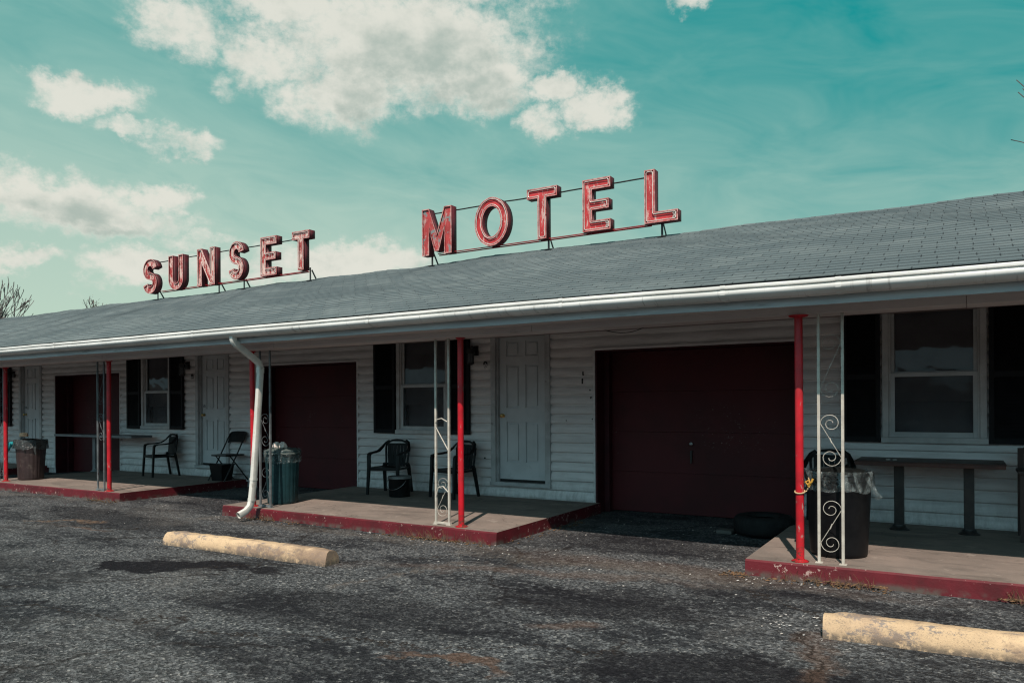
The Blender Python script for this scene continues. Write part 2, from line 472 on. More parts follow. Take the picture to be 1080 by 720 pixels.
for cx, cy, rx, ry, a, sf, k in darks:
    bb = blob(cx, cy, rx*1.15, ry*1.15, a, sf)
    base = N.mix((bb+rag).ramp(.28, .98)*bb.ramp(0, .2)*(min(.9, k*1.1) if k < 1.2 else 1), base, (.014, .013, .016))
browns = [(-2.5, 3.42, .30, .055, -6, .8, .75), (-2.22, 4.3, .22, .10, 0, 1.1, .45), (-.72, 4.35, .09, .5, 0, 1., .5), (-3.2, 5.5, 1.3, .10, 14, 1.2, .35),
          (-8.95, 5.02, .45, .05, 0, .8, .55), (-2.2, 6.2, 1.6, .20, 0, 1.4, .35), (-5.3, 5.0, .5, .1, 0, 1.3, .3)]
for cx, cy, rx, ry, a, sf, k in browns:
    base = N.mix(blob(cx, cy, rx, ry, a, sf)*k, base, (.14, .085, .06))
# dusty strip where slabs meet the asphalt, and faded remains of painted lines
for ax, ay, bx, by, w, k, c in [(-4.1, 6.0, -1.5, 6.1, .16, .4, (.20, .175, .15)), (-8.3, 6.25, -4.0, 6.25, .14, .45, (.17, .145, .12)), (-15, 6.4, -10.8, 6.45, .14, .4, (.16, .14, .12)),
                                (-10.1, 5.0, -9.3, 5.35, .05, .6, (.30, .19, .12)), (-4.25, 4.3, -3.95, 5.6, .05, .4, (.20, .16, .13)), (-9.9, 6.5, -8.4, 5.8, .3, .3, (.2, .18, .16)),
                                (-4.0, 5.5, -.5, 6.1, .10, .3, (.22, .19, .17))]:
    base = N.mix(seg(ax, ay, bx, by, w)*mid.ramp(.35, .6)*k, base, c)
for ax, ay, bx, by, w in [(-.77, 5.15, -1.5, 5.9, .014), (-5.8, 4.2, -4.0, 5.9, .012), (-7.0, 2.6, -4.6, 3.1, .012), (-.75, 4.9, -.7, 3.2, .016), (-4.2, 3.0, -1.8, 3.9, .01), (-12, 4.2, -8, 5.4, .014)]:
    base = N.mix(seg(ax, ay, bx, by, w)*.8, base, (.03, .022, .018))
# darker smoother tarmac in front of the garages
N.link(base, b.inputs['Base Color'])
N.link(pit*-.15+.92, b.inputs['Roughness'])
bump(N, b, ag*.35+fine*.4-pit*.9-pit2.ramp(.45, .6)*.8, .012, .9)
M['asphalt'] = m

def gz(x, y):
    return -.012+.012*noise.noise(Vector((x*.5, y*.5, 0)))+.006*noise.noise(Vector((x*2.1, y*2.1, 4)))
g = MB()
xs = [-400, -120, -60, -34]+[-30+.25*i for i in range(153)]+[12, 20, 60, 120, 400]
ys = [-400, -100, -30, -8, -2]+[.0+.25*i for i in range(40)]+[10.5, 14, 20, 40, 100, 400]
vs = [[g.bm.verts.new((X, Y, gz(X, Y) if -30 < X < 9 and -.1 < Y < 9.8 else -.012)) for Y in ys] for X in xs]
for i in range(len(xs)-1):
    for j in range(len(ys)-1): g.bm.faces.new((vs[i][j], vs[i+1][j], vs[i+1][j+1], vs[i][j+1]))
o = g.build('asphalt_lot', M['asphalt'], None, True, fix=False)
tag(o, kind='structure')

# porch slabs
def slab(x0, x1, yl, yr, z=.12):
    s = MB(); n = max(2, int((x1-x0)/.12))
    top = []; ft = []; fb = []; bk = []
    for i in range(n+1):
        X = x0+(x1-x0)*i/n; Y = yl+(yr-yl)*i/n
        w = .010*noise.noise(Vector((X*3, 0, 7)))+.006*noise.noise(Vector((X*11, 0, 3)))
        zz = z+.004*noise.noise(Vector((X*2, 5, 0)))
        bk.append(s.bm.verts.new((X, 8.99, z+.010))); top.append(s.bm.verts.new((X, Y+w+.014, zz)))
        ft.append(s.bm.verts.new((X, Y+w, zz-.014))); fb.append(s.bm.verts.new((X, Y+w*.5-.012, -.06)))
    for i in range(n):
        for A, B in ((bk, top), (top, ft), (ft, fb)):
            f = s.bm.faces.new((A[i], A[i+1], B[i+1], B[i])); f.material_index = 0 if A is bk else 1
    for k in (0, n):
        v0 = s.bm.verts.new((bk[k].co.x, 8.99, -.06))
        f = s.bm.faces.new((bk[k], top[k], ft[k], fb[k], v0)); f.material_index = 1
    bmesh.ops.recalc_face_normals(s.bm, faces=s.bm.faces[:])
    for f in s.bm.faces:
        if f.normal.z < -.5: f.normal_flip()
    return tag(s.build('porch_slab', [M['slab'], M['slab_red']], None, False, fix=False), kind='structure')
slab(-21.7, -17.45, 6.66, 6.66); slab(-15.05, -10.9, 6.58, 6.64); slab(-8.37, -4.07, 6.50, 6.44); slab(-1.57, 2.45, 6.35, 6.46); 

# ------------------------------------------------------------------ motel building
B = empty('motel_building', (-9.4, 9.0, 0))
tag(B, 'long low white sided motel building with grey shingle roof, red posts and garages', 'motel')
wins = [(-20.5, -19.52), (-13.94, -13.02), (-7.45, -6.45), (-.753, .197)]
doors = [(-18.62, -17.66), (-12.27, -11.34), (-5.735, -4.79), (1.0, 1.94)]
gars = [(-17.13, -14.71), (-10.63, -8.28), (-4.13, -1.60), (2.45, 4.9)]
ops = [(a+.05, b-.05, 1.04, 2.42) for a, b in wins]+[(a+.03, b-.03, .30, 2.42) for a, b in doors]+[(a, b, -1, 2.115) for a, b in gars]
ops.sort()
WT = 2.56; P = .128
prof = [(0, -.006), (.002, .014), (.012, .028), (.035, .033), (.065, .030), (.09, .021), (.108, .009), (.118, -.001), (.128, -.006)]
w = MB()
def siding(x0, x1, z0, z1):
    n = max(1, int((x1-x0)/.22)); k0 = math.floor((z0-.13)/P)
    k = k0
    while .13+k*P < z1:
        zb = .13+k*P; pts = []
        for dz, d in prof:
            zz = zb+dz
            if zz < z0-1e-6 or zz > z1+1e-6: continue
            pts.append((zz, d))
        if len(pts) > 1:
            prev = None
            for i in range(n+1):
                X = x0+(x1-x0)*i/n
                e = .0022*noise.noise(Vector((X*2.3, k*3.7, 0)))
                row = [w.bm.verts.new((X, 8.99-d*1.0-(e if 1 < q < len(pts)-2 else 0), zz+e*.8)) for q, (zz, d) in enumerate(pts)]
                if prev:
                    for q in range(len(row)-1): w.bm.faces.new((prev[q], row[q], row[q+1], prev[q+1]))
                prev = row
        k += 1
xc = -24.0
for a, b_, z0, z1 in ops+[(5.2, 5.2, 0, 0)]:
    if a > xc: siding(xc, a, .10, WT)
    if b_ > a:
        siding(a, b_, z1, WT)
        if z0 > .1: siding(a, b_, .10, z0)
    xc = b_
# structural wall behind the siding, in panels round the openings
xc = -24.0
for a, b_, z0, z1 in ops+[(5.2, 5.2, 0, 0)]:
    if a > xc: w.box(xc, a, 8.992, 9.10, -.05, 2.56)
    if b_ > a:
        w.box(a, b_, 8.992, 9.10, z1, 2.56)
        if z0 > .1: w.box(a, b_, 8.992, 9.10, -.05, z0)
    xc = b_
w.build('wall', M['siding'], B, True, fix=False)
w = MB(); w.box(-24, 5.2, 15.0, 15.1, -.05, 2.5)
w.box(-24.1, -24, 8.99, 15.1, -.05, 2.5); w.box(5.2, 5.3, 8.99, 15.1, -.05, 2.5)
for xx in (-24.05, 5.25):
    w.poly([(xx, 6.2, 2.45), (xx, 14.9, 2.45), (xx, 10.55, 3.80)])
w.build('wall', M['siding'], B)
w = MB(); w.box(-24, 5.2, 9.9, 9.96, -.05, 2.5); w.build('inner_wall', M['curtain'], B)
# wall base trim
xc = -24.
for a, b_ in gars+[(5.2, 5.2)]:
    w = MB(); w.box(xc, a-.0, 8.955, 8.99, .09, .135, .004); xc = b_
    w.build('base_trim', M['siding'], B)

def sag(X): return -.024*min(1, max(0, (X+3.5)/3.8))
# ceiling, beam, soffit, fascia, gutter
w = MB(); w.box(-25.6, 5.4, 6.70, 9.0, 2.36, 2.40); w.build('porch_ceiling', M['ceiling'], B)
w = MB(); xx = -25.6
while xx < 5.4:
    nx = min(5.4, xx+3.66); zo = .004*math.sin(xx*3.1)
    w.box(xx, nx-.004, 6.42+zo*.6, 6.70, 2.128+zo*.5, 2.36, .003); xx = nx
w.build('beam', M['beam'], B)
w = MB(); w.box(-25.9, 5.7, 6.075, 6.42, 2.19, 2.205); w.build('soffit', M['beam'], B)
w = MB(); w.grid(lambda u, v: (-25.9+31.6*u, 6.055, 2.172+sag(-25.9+31.6*u)+.2*v+.003*math.sin(u*70)), 120, 1)
w.grid(lambda u, v: (-25.9+31.6*u, 6.055+.022*v, 2.172+sag(-25.9+31.6*u)+.003*math.sin(u*70)), 120, 1); w.build('fascia', M['fascia'], B, fix=False)
gp = [(5.915, 2.345), (5.905, 2.348), (5.897, 2.340), (5.897, 2.324), (5.922, 2.320), (5.922, 2.312), (5.898, 2.305), (5.894, 2.293), (5.897, 2.276), (5.912, 2.262), (5.945, 2.248), (5.958, 2.238), (6.05, 2.238), (6.05, 2.350)]
w = MB(); ns = 260; prev = None
for i in range(ns+1):
    X = -25.9+31.6*i/ns
    dz = sag(X)+.007*noise.noise(Vector((X*.45, 0, 0)))+.0025*noise.noise(Vector((X*2.5, 3, 0))); dy = .004*noise.noise(Vector((X*1.7, 9, 0)))
    row = [w.bm.verts.new((X, y+dy*(1 if q < 12 else 0), z+dz)) for q, (y, z) in enumerate(gp)]
    if prev:
        for q in range(len(row)-1): w.bm.faces.new((prev[q], row[q], row[q+1], prev[q+1]))
    prev = row
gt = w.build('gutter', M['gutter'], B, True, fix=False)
for X in (-19.6, -15.2, -11.3, -8.15, -5.3, -3.05, -1.62, -.78, 1.2, 4.2):
    dz = sag(X)+.007*noise.noise(Vector((X*.45, 0, 0)))
    prev = None; w = MB()
    for dx in (-.02, .02):
        row = [w.bm.verts.new((X+dx, y-.003, z+dz-(.003 if q > 6 else -.002))) for q, (y, z) in enumerate(gp[:13])]
        if prev:
            for q in range(12): w.bm.faces.new((prev[q], row[q], row[q+1], prev[q+1]))
        prev = row
    w.build('joint_band', M['gutter'], gt, fix=False)

# roof: courses of shingles as real steps on a slightly wavy deck
SL = .3296
def wave(X, Y):
    s = (Y-5.98)/4.52
    a = .030*noise.noise(Vector((X*.5+Y*.45, Y*.35, 1)))+.015*noise.noise(Vector((X*1.6+Y*1.1, Y*.8, 5)))
    far = min(1, max(0, (-X-5)/6))
    a += far*.026*math.sin(X*3.3+Y*2.4)*noise.noise(Vector((X*.4, Y*.4, 8)))*1.6
    return a*(.25+.75*min(1, s*3)) if s >= 0 else 0
def rz(X, Y): return 2.372+sag(X)*(1+.7*(Y-5.98)/4.52)+(Y-5.98)*SL+wave(X, Y)
w = MB(); X0, X1 = -26.0, 5.8; nx = 200; dY = CH*.95; nr = int(4.52/dY)+1
for r in range(nr):
    ya = 5.975+r*dY; yb = min(ya+dY, 10.5)
    if ya >= 10.5: break
    pl = None
    for i in range(nx+1):
        X = X0+(X1-X0)*i/nx
        j = .003*noise.noise(Vector((X*4, r*9, 0)))
        row = [w.bm.verts.new((X, ya+j, rz(X, ya)-.001)), w.bm.verts.new((X, ya+j-.001, rz(X, ya)+.008)), w.bm.verts.new((X, yb+j, rz(X, yb)))]
        if pl: w.bm.faces.new((pl[0], row[0], row[1], pl[1])); w.bm.faces.new((pl[1], row[1], row[2], pl[2]))
        pl = row
w.grid(lambda u, v: (X0+(X1-X0)*u, 10.5+4.6*v, rz(X0+(X1-X0)*u, 10.5)-4.6*v*SL), 100, 6)
rf = w.build('roof', M['shingle'], B, False, fix=False)
w = MB(); w.grid(lambda u, v: (X0+(X1-X0)*u, 5.985, 2.34+sag(X0+(X1-X0)*u)+.03*v), 60, 1); w.build('drip_edge', M['dark_gap'], rf)
w = MB()
nc = 110
for i in range(nc):
    xa = X0+(X1-X0)*i/nc; xb = xa+(X1-X0)/nc+.03; t = .010+.004*rnd.random()
    za = rz(xa, 10.5)+t; zb = rz(xb-.03, 10.5)+t*.4
    w.poly([(xa, 10.36, za-.05), (xb, 10.36, zb-.05), (xb, 10.5, zb), (xa, 10.5, za)])
    w.poly([(xa, 10.5, za), (xb, 10.5, zb), (xb, 10.64, zb-.05), (xa, 10.64, za-.05)])
    w.poly([(xa, 10.36, za-.05), (xa, 10.5, za), (xa, 10.5, za-.012), (xa, 10.36, za-.062)])
w.build('ridge_cap', M['shingle'], rf, fix=False)

# windows with frame, sashes, panes, blind; shutters
def window(x0, x1, far=False):
    z0, z1 = .985, 2.44
    w = MB(); y = 8.93
    t = .06
    w.box(x0, x0+t, y, 9.0, z0+t, z1, .004); w.box(x1-t, x1, y, 9.0, z0+t, z1, .004)
    w.box(x0-.012, x1+.012, y-.02, 9.0, z0, z0+t, .006); w.box(x0, x1, y, 9.0, z1-.04, z1+.02, .004)
    w.box(x0+t, x0+t+.02, y+.022, 9.05, z0+t, z1-.04, .002); w.box(x1-t-.02, x1-t, y+.022, 9.05, z0+t, z1-.04, .002)
    fr = w.build('window', M['trim'], B)
    a, b_ = x0+t+.02, x1-t-.02; zm = 1.695
    up = MB()
    yy = 8.975
    for (p0, p1, q0, q1) in ((a, a+.035, zm, z1-.04), (b_-.035, b_, zm, z1-.04), (a+.035, b_-.035, zm, zm+.045), (a+.035, b_-.035, z1-.075, z1-.04)):
        up.box(p0, p1, yy+.012, yy+.04, q0, q1, .003)
    up.build('upper_sash', M['sash'], fr)
    lo = MB()
    zb = z0+t
    for (p0, p1, q0, q1) in ((a, a+.04, zb, zm+.03), (b_-.04, b_, zb, zm+.03), (a+.04, b_-.04, zb, zb+.055), (a+.04, b_-.04, zm-.012, zm+.03)):
        lo.box(p0, p1, yy-.022, yy+.010, q0, q1, .003)
    lo.build('lower_sash', M['sash'], fr)
    p = MB(); p.grid(lambda u, v: (a+.03+(b_-a-.06)*u, yy+.026, zm+.04+(z1-.07-zm-.04)*v), 6, 6); p.build('pane', M['glass'], fr, True, fix=False)
    p = MB(); p.grid(lambda u, v: (a+.035+(b_-a-.07)*u, yy-.006, zb+.05+(zm-.01-zb-.05)*v), 6, 6); p.build('pane', M['glass'], fr, True, fix=False)
    p = MB(); p.grid(lambda u, v: (a+.035+(b_-a-.07)*u, yy-.016, zb+.05+(zm-.01-zb-.05)*v), 2, 2); p.build('insect_screen', M['screen'], fr, fix=False)
    bl = MB(); n = 26; zt = z1-.05; zl = 1.42
    for i in range(n):
        zz = zl+(zt-zl)*i/n
        bl.poly([(a+.01, yy+.075, zz), (b_-.01, yy+.075, zz), (b_-.01, yy+.062, zz+(zt-zl)/n*1.05), (a+.01, yy+.062, zz+(zt-zl)/n*1.05)])
    bl.box(a, b_, yy+.16, yy+.17, zb, zt)
    bl.build('blind', M['blind'], fr, fix=False)
    return fr
for a, b_ in wins: window(a, b_)
def shutter(x0, x1):
    w = MB(); y0, y1 = 8.905, 8.948; z0, z1 = .99, 2.42
    w.box(x0, x0+.045, y0, y1, z0, z1, .003); w.box(x1-.045, x1, y0, y1, z0, z1, .003)
    for q in (z0, 1.66, z1-.06): w.box(x0+.045, x1-.045, y0+.002, y1, q, q+.06, .003)
    for za, zb in ((z0+.06, 1.66), (1.72, z1-.06)):
        n = int((zb-za)/.038)
        for i in range(n):
            zz = za+(zb-za)*i/n
            w.poly([(x0+.045, y0+.004, zz), (x1-.045, y0+.004, zz), (x1-.045, y0+.026, zz+.036), (x0+.045, y0+.026, zz+.036)])
    w.box(x0+.045, x1-.045, y1-.006, y1, z0+.06, z1-.06)
    w.build('shutter', M['shutter'], B, fix=False)
for a, b_ in ((-19.42, -18.955), (-14.387, -13.955), (-13.005, -12.61), (-7.885, -7.465), (-6.435, -6.085), (-1.145, -.77), (.212, .62)): shutter(a, b_)

# six panel doors
def door(x0, x1, deadbolt):
    w = MB(); y = 8.935; z0 = .285; z1 = 2.46
    w.box(x0, x0+.075, y, 9.02, z0+.05, z1, .004); w.box(x1-.075, x1, y, 9.02, z0+.05, z1, .004)
    w.box(x0-.01, x1+.01, y-.02, 9.02, z0, z0+.05, .005)
    w.box(x0+.075, x0+.095, y+.045, 9.09, z0+.05, z1, .002); w.box(x1-.095, x1-.075, y+.045, 9.09, z0+.05, z1, .002)
    fr = w.build('door_frame', M['door_frame'], B)
    a, b_ = x0+.098, x1-.098; zb, zt = .372, 2.44
    g_ = MB(); g_.box(x0+.095, x1-.095, 9.03, 9.09, z0+.05, zb+.02); g_.build('threshold', M['dark_gap'], fr)
    d = MB(); yf = 9.022; W = b_-a; H = zt-zb
    cx = (a+b_)/2; st = .115*W/.75; mu = .10*W/.75
    colx = [(a+st, cx-mu/2), (cx+mu/2, b_-st)]
    rows = [(zb+.24, zb+.80), (zb+1.00, zb+1.60), (zb+1.72, zb+1.93)]
    d.box(a, b_, yf+.018, yf+.045, zb, zt)
    d.box(a, a+st, yf, yf+.017, zb, zt, .002); d.box(b_-st, b_, yf, yf+.017, zb, zt, .002)
    zc = zb
    for r0, r1 in rows+[(zt, zt)]:
        d.box(a+st, b_-st, yf, yf+.017, zc, r0, .002); zc = r1
    for r0, r1 in rows: d.box(cx-mu/2, cx+mu/2, yf, yf+.017, r0, r1, .002)
    for c0, c1 in colx:
        for r0, r1 in rows: d.box(c0+.028, c1-.028, yf+.002, yf+.017, r0+.028, r1-.028, .004)
    dr = d.build('door', M['door'], B)
    k = MB()
    kx, kz = a+.058, 1.262
    def kn(zc_, prof_):
        t = MB(); t.lathe(prof_, (0, 0, 0), 16, capt=True, capb=True)
        bmesh.ops.transform(t.bm, matrix=Matrix.Translation((kx, yf, zc_)) @ Matrix.Rotation(R(90), 4, 'X'), verts=t.bm.verts)
        k.merge(t.bm)
    kn(kz, [(.028, 0), (.028, .006), (.012, .010), (.012, .03), (.024, .036), (.028, .048), (.024, .06), (.010, .066)])
    k.build('door_knob', M['brass'], dr, True)
    if deadbolt:
        k = MB(); kn(kz+.16, [(.026, 0), (.026, .012), (.020, .018), (.006, .02)]); k.build('deadbolt', M['steel'], dr, True)
for i, (a, b_) in enumerate(doors): door(a, b_, i in (0, 1))

# garage doors
zt_g = 2.115
def garage(x0, x1, scuffs, handle):
    for ca_, cb_, qa, qb in ((x0-.028, x0, .13, zt_g), (x1, x1+.028, .13, zt_g), (x0-.028, x1+.028, zt_g, zt_g+.03)):
        t_ = MB(); t_.box(ca_, cb_, 8.955, 8.99, qa, qb, .003); t_.build('corner_trim', M['siding'], B)
    fr = MB(); zt = 2.115
    for xa, xb in ((x0, x0+.02), (x1-.02, x1)): fr.box(xa, xb, 8.968, 9.30, -.03, zt)
    fr.box(x0+.02, x1-.02, 8.968, 9.30, zt-.02, zt)
    fr.box(x0+.02, x0+.09, 9.20, 9.30, -.03, zt-.02, .003); fr.box(x1-.09, x1-.02, 9.20, 9.30, -.03, zt-.02, .003)
    f = fr.build('garage_frame', M['garage_frame'], B)
    d = MB(); n = 4; h = (zt-.02)/n; a, b_ = x0+.02, x1-.02
    for i in range(n):
        z0 = .005+i*h; z1 = z0+h-.002
        d.box(a, b_, 9.31, 9.34, z0, z1, .0015)
    d.box(a, b_, 9.345, 9.35, 0, zt)
    g_ = d.build('garage_door', M['garage'], B)
    if handle:
        k = MB(); kx = handle
        k.box(kx-.012, kx+.012, 9.285, 9.31, .66, .82, .004); k.build('handle', M['black_metal'], g_)
        k = MB(); k.lathe([(.018, 0), (.022, .01), (.022, .02), (.01, .026)], n=12, capt=True, capb=True)
        k.build('lock', M['steel'], g_, True, M=Matrix.Translation((kx, 9.306, .905)) @ Matrix.Rotation(R(90), 4, 'X'))
for (a, b_), hd in zip(gars, (None, None, -2.96, 3.6)): garage(a, b_, 0, hd)

# wall lamps, house numbers
def wall_lamp(X, z=2.10):
    w = MB(); w.box(X-.05, X+.05, 8.93, 8.968, z+.02, z+.16, .006)
    w.tube([(X, 8.94, z+.12), (X, 8.87, z+.15), (X, 8.83, z+.12)], .012)
    w.lathe([(.015, .13), (.055, .11), (.058, .05), (.05, .045)], (X, 8.83, z), 16, capb=True)
    for i in range(6):
        a = i*math.pi/3; w.tube([(X+.055*math.cos(a), 8.83+.055*math.sin(a), z+.06), (X+.05*math.cos(a), 8.83+.05*math.sin(a), z-.09)], .004, 5)
    w.lathe([(.052, -.08), (.052, -.10), (.02, -.12)], (X, 8.83, z), 16, capt=True)
    l = w.build('wall_lamp', M['black_metal'], B, True)
    g_ = MB(); g_.lathe([(.042, .05), (.045, -.02), (.04, -.085)], (X, 8.83, z), 16, capt=True); g_.build('lamp_glass', M['lamp_glass'], l, True)
for X in (-18.86, -12.50, -6.0, .78): wall_lamp(X)
def number(txt, X, z, h=.10):
    cu = bpy.data.curves.new('n', 'FONT'); cu.body = txt; cu.size = h/.72; cu.extrude = .004; cu.offset = .004
    t = bpy.data.objects.new('n', cu); col.objects.link(t)
    dg = bpy.context.evaluated_depsgraph_get()
    me = bpy.data.meshes.new_from_object(t.evaluated_get(dg)); bpy.data.objects.remove(t)
    me.transform(Matrix.Translation((X, 8.945, z)) @ Matrix.Rotation(R(90), 4, 'X'))
    link_mesh('house_number', me, M['black_metal'], B)
number('9', -5.86, 1.935); number('8', -12.40, 1.93)

# red posts
posts = [(-14.51, 6.75), (-11.31, 6.72), (-7.89, 6.6), (-4.588, 6.56), (-1.155, 6.47), (2.2, 6.5), (-17.7, 6.78), (-21.0, 6.78)]
for i, (X, Y) in enumerate(posts):
    w = MB(); sx = .012*math.sin(i*2.3)
    w.tube([(X, Y, .12), (X-.002, Y, 1.0), (X-.006+sx, Y, 2.135)], .0325, 20)
    w.lathe([(.068, 0), (.07, .008), (.045, .018), (.034, .02)], (X, Y, .118), 20)
    w.lathe([(.034, -.018), (.05, -.010), (.052, 0)] if i != 4 else [(.034, -.02), (.07, -.012), (.08, 0)], (X-.006+sx, Y, 2.128), 20)
    w.build('post', M['post'], B, True)

# ornamental iron columns
def spiral(cx, cz, r0, r1, a0, turns, n=26):
    return [(cx+(r0+(r1-r0)*i/n)*math.cos(a0+turns*2*math.pi*i/n), cz+(r0+(r1-r0)*i/n)*math.sin(a0+turns*2*math.pi*i/n)) for i in range(n+1)]
def scroll(mb, xl, xr, Y, zc, h, flip, rr=.0055):
    """S scroll between the two bars, volute at each end"""
    wd = xr-xl; r = wd*.5; k = -1 if flip else 1
    cx = (xl+xr)/2
    up = spiral(cx, zc+h/2-r, r, r*.22, math.pi, -1.45)     # starts at left, goes over the top, curls in
    lo = spiral(cx, zc-h/2+r, r, r*.22, 0, -1.45)
    pts = up[::-1]+lo
    P3 = [(cx+k*(x-cx), Y+.004*math.sin(j), z) for j, (x, z) in enumerate(pts)]
    mb.tube(P3, rr, 6)
    mb.tube([(cx+k*(pts[len(up)-1][0]*.55+pts[len(up)][0]*.45-cx), Y, zc+.02), (cx+k*(pts[len(up)-1][0]*.45+pts[len(up)][0]*.55-cx), Y, zc-.02)], rr*1.9, 6)
M['iron_grey'] = simple('grey_iron', (.16, .175, .18), (.10, .11, .115), 12, .5, .4, grime=(.05, .03, .025), gscale=16, gth=(.6, .7))
def iron_column(xl, xr, Y, miss=(), top=2.13, mt='iron', rr=.0027):
    w = MB()
    for X in (xl, xr):
        w.bar((X, Y, .125), (X+.003, Y, top), .021, .021, up=(1, 0, 0))
        w.box(X-.028, X+.028, Y-.028, Y+.028, .119, .128, .002)
    w.box(xl-.02, xr+.02, Y-.02, Y+.02, .128, .150, .002) if miss else None
    c = w.build('ornamental_column', M[mt], B)
    zs = [.43, 1.12, 1.72]
    for i, z in enumerate(zs):
        if i in miss: continue
        s = MB(); scroll(s, xl+.012, xr-.010, Y, z-.01, .43 if i < 2 else .52, i % 2 == 0, rr if i < 2 else .0015); s.build('scroll', M[mt], c, True)
    return c
iron_column(-14.72, -14.565, 6.74, (), mt='iron_grey')
iron_column(-11.60, -11.425, 6.71, (0, 9), mt='iron_grey', rr=.003)
iron_column(-7.78, -7.594, 6.62, (2,), mt='iron_grey', rr=.003)
iron_column(-4.935, -4.760, 6.58, (1, 2), rr=.0024)
c5 = iron_column(-1.012, -.833, 6.49, ())
iron_column(2.35, 2.53-.2, 6.5, ()) if False else None
# loose broken bracket pieces on the column beside door 9
for pts in ([(-4.93, 6.57, 1.22), (-4.90, 6.56, 1.26), (-4.84, 6.56, 1.27), (-4.775, 6.57, 1.235)], [(-4.93, 6.57, 1.18), (-4.765, 6.57, .93)], [(-4.93, 6.57, .42), (-4.89, 6.56, .52), (-4.83, 6.56, .54), (-4.77, 6.57, .48)]):
    w = MB(); w.tube(pts, .0065, 6); w.build('bracket', M['iron'], B, True)

# downspout
w = MB()
pts = [(-7.56, 5.98, 2.25), (-7.56, 5.98, 2.215), (-7.565, 6.0, 2.18), (-7.57, 6.08, 2.13), (-7.59, 6.30, 2.01), (-7.605, 6.39, 1.96), (-7.61, 6.42, 1.91), (-7.612, 6.425, 1.80), (-7.62, 6.40, 1.2), (-7.632, 6.37, .5), (-7.638, 6.35, .24), (-7.64, 6.33, .17), (-7.645, 6.27, .115), (-7.655, 6.17, .075)]
def rsec(hw, hd, c=.014):
    s = []
    for sx, sy, a0 in ((1, 1, 0), (-1, 1, 90), (-1, -1, 180), (1, -1, 270)):
        for a in (0, 45, 90):
            s.append((sx*(hw-c)+c*math.cos(R(a0+a)), sy*(hd-c)+c*math.sin(R(a0+a))))
    return s
pts = [(a+.068*min(1, c/1.9), b_, c) for a, b_, c in pts]
w.sweep(pts, rsec(.038, .030), cap=False, up=(1, 0, 0))
ds = w.build('downspout', M['downspout'], B, True)
for a, b_ in (((-7.611, 6.423, 1.90), (-7.612, 6.425, 1.83)), ((-7.632, 6.372, .52), (-7.633, 6.370, .49)), ((-7.6375, 6.355, .27), (-7.638, 6.352, .235)), ((-7.565, 6.01, 2.17), (-7.568, 6.05, 2.148))):
    a = (a[0]+.068*min(1, a[2]/1.9), a[1], a[2]); b_ = (b_[0]+.068*min(1, b_[2]/1.9), b_[1], b_[2])
    w = MB(); w.sweep([a, b_], rsec(.042, .034), cap=False, up=(1, 0, 0)); w.build('joint_band', M['downspout'], ds, True)
w = MB()
cable = [(-3.05+.5*t, 6.72+.05*math.sin(t*3), 2.15-.05*math.sin(math.pi*t)) for t in [i/12 for i in range(13)]]
w.tube(cable, .004, 5); w.build('cable', M['black_metal'], B, True)
# dark blocks added as marks for small holes in the siding beside the garage
for X, z, r, h in ((-4.30, 1.82, .012, .05), (-4.31, 1.72, .012, .07), (-4.20, 1.60, .010, .02), (-4.19, 1.50, .006, .03), (-5.85, .66, .014, .02), (-4.17, 1.22, .006, .02), (-4.55, 1.2, .004, .02)):
    w = MB(); w.box(X-r*.7, X+r*.7, 8.948, 8.985, z-h/2, z+h/2, .003)
    w.build('siding_mark', M['dark_gap'], B)

# ------------------------------------------------------------------ rooftop letters
def inset(poly, d):
    n = len(poly); out = []
    area = sum(poly[i][0]*poly[(i+1) % n][1]-poly[(i+1) % n][0]*poly[i][1] for i in range(n))
    sg = 1 if area > 0 else -1
    for i in range(n):
        p0, p1, p2 = Vector(poly[i-1]), Vector(poly[i]), Vector(poly[(i+1) % n])
        e1 = (p1-p0); e2 = (p2-p1)
        if e1.length < 1e-7 or e2.length < 1e-7: out.append(tuple(p1)); continue
        e1.normalize(); e2.normalize()
        n1 = Vector((-e1.y, e1.x))*sg; n2 = Vector((-e2.y, e2.x))*sg
        b = n1+n2; k = b.dot(n1)
        if k < .15: k = .15
        b = b/k
        if b.length > 2.4: b = b.normalized()*2.4
        out.append((p1.x+b.x*d, p1.y+b.y*d))
    return out
def ell(cx, cy, rx, ry, n=40, a0=0, a1=360):
    m_ = n if a1-a0 == 360 else n+1
    return [(cx+rx*math.cos(R(a0+(a1-a0)*i/n)), cy+ry*math.sin(R(a0+(a1-a0)*i/n))) for i in range(m_)]
def ribbon(cl, t):
    L, Rr = [], []
    for i in range(len(cl)):
        a = Vector(cl[max(0, i-1)]); b_ = Vector(cl[min(len(cl)-1, i+1)]); d = (b_-a).normalized(); nn = Vector((-d.y, d.x))
        p = Vector(cl[i]); L.append(tuple(p+nn*t/2)); Rr.append(tuple(p-nn*t/2))
    return L+Rr[::-1]
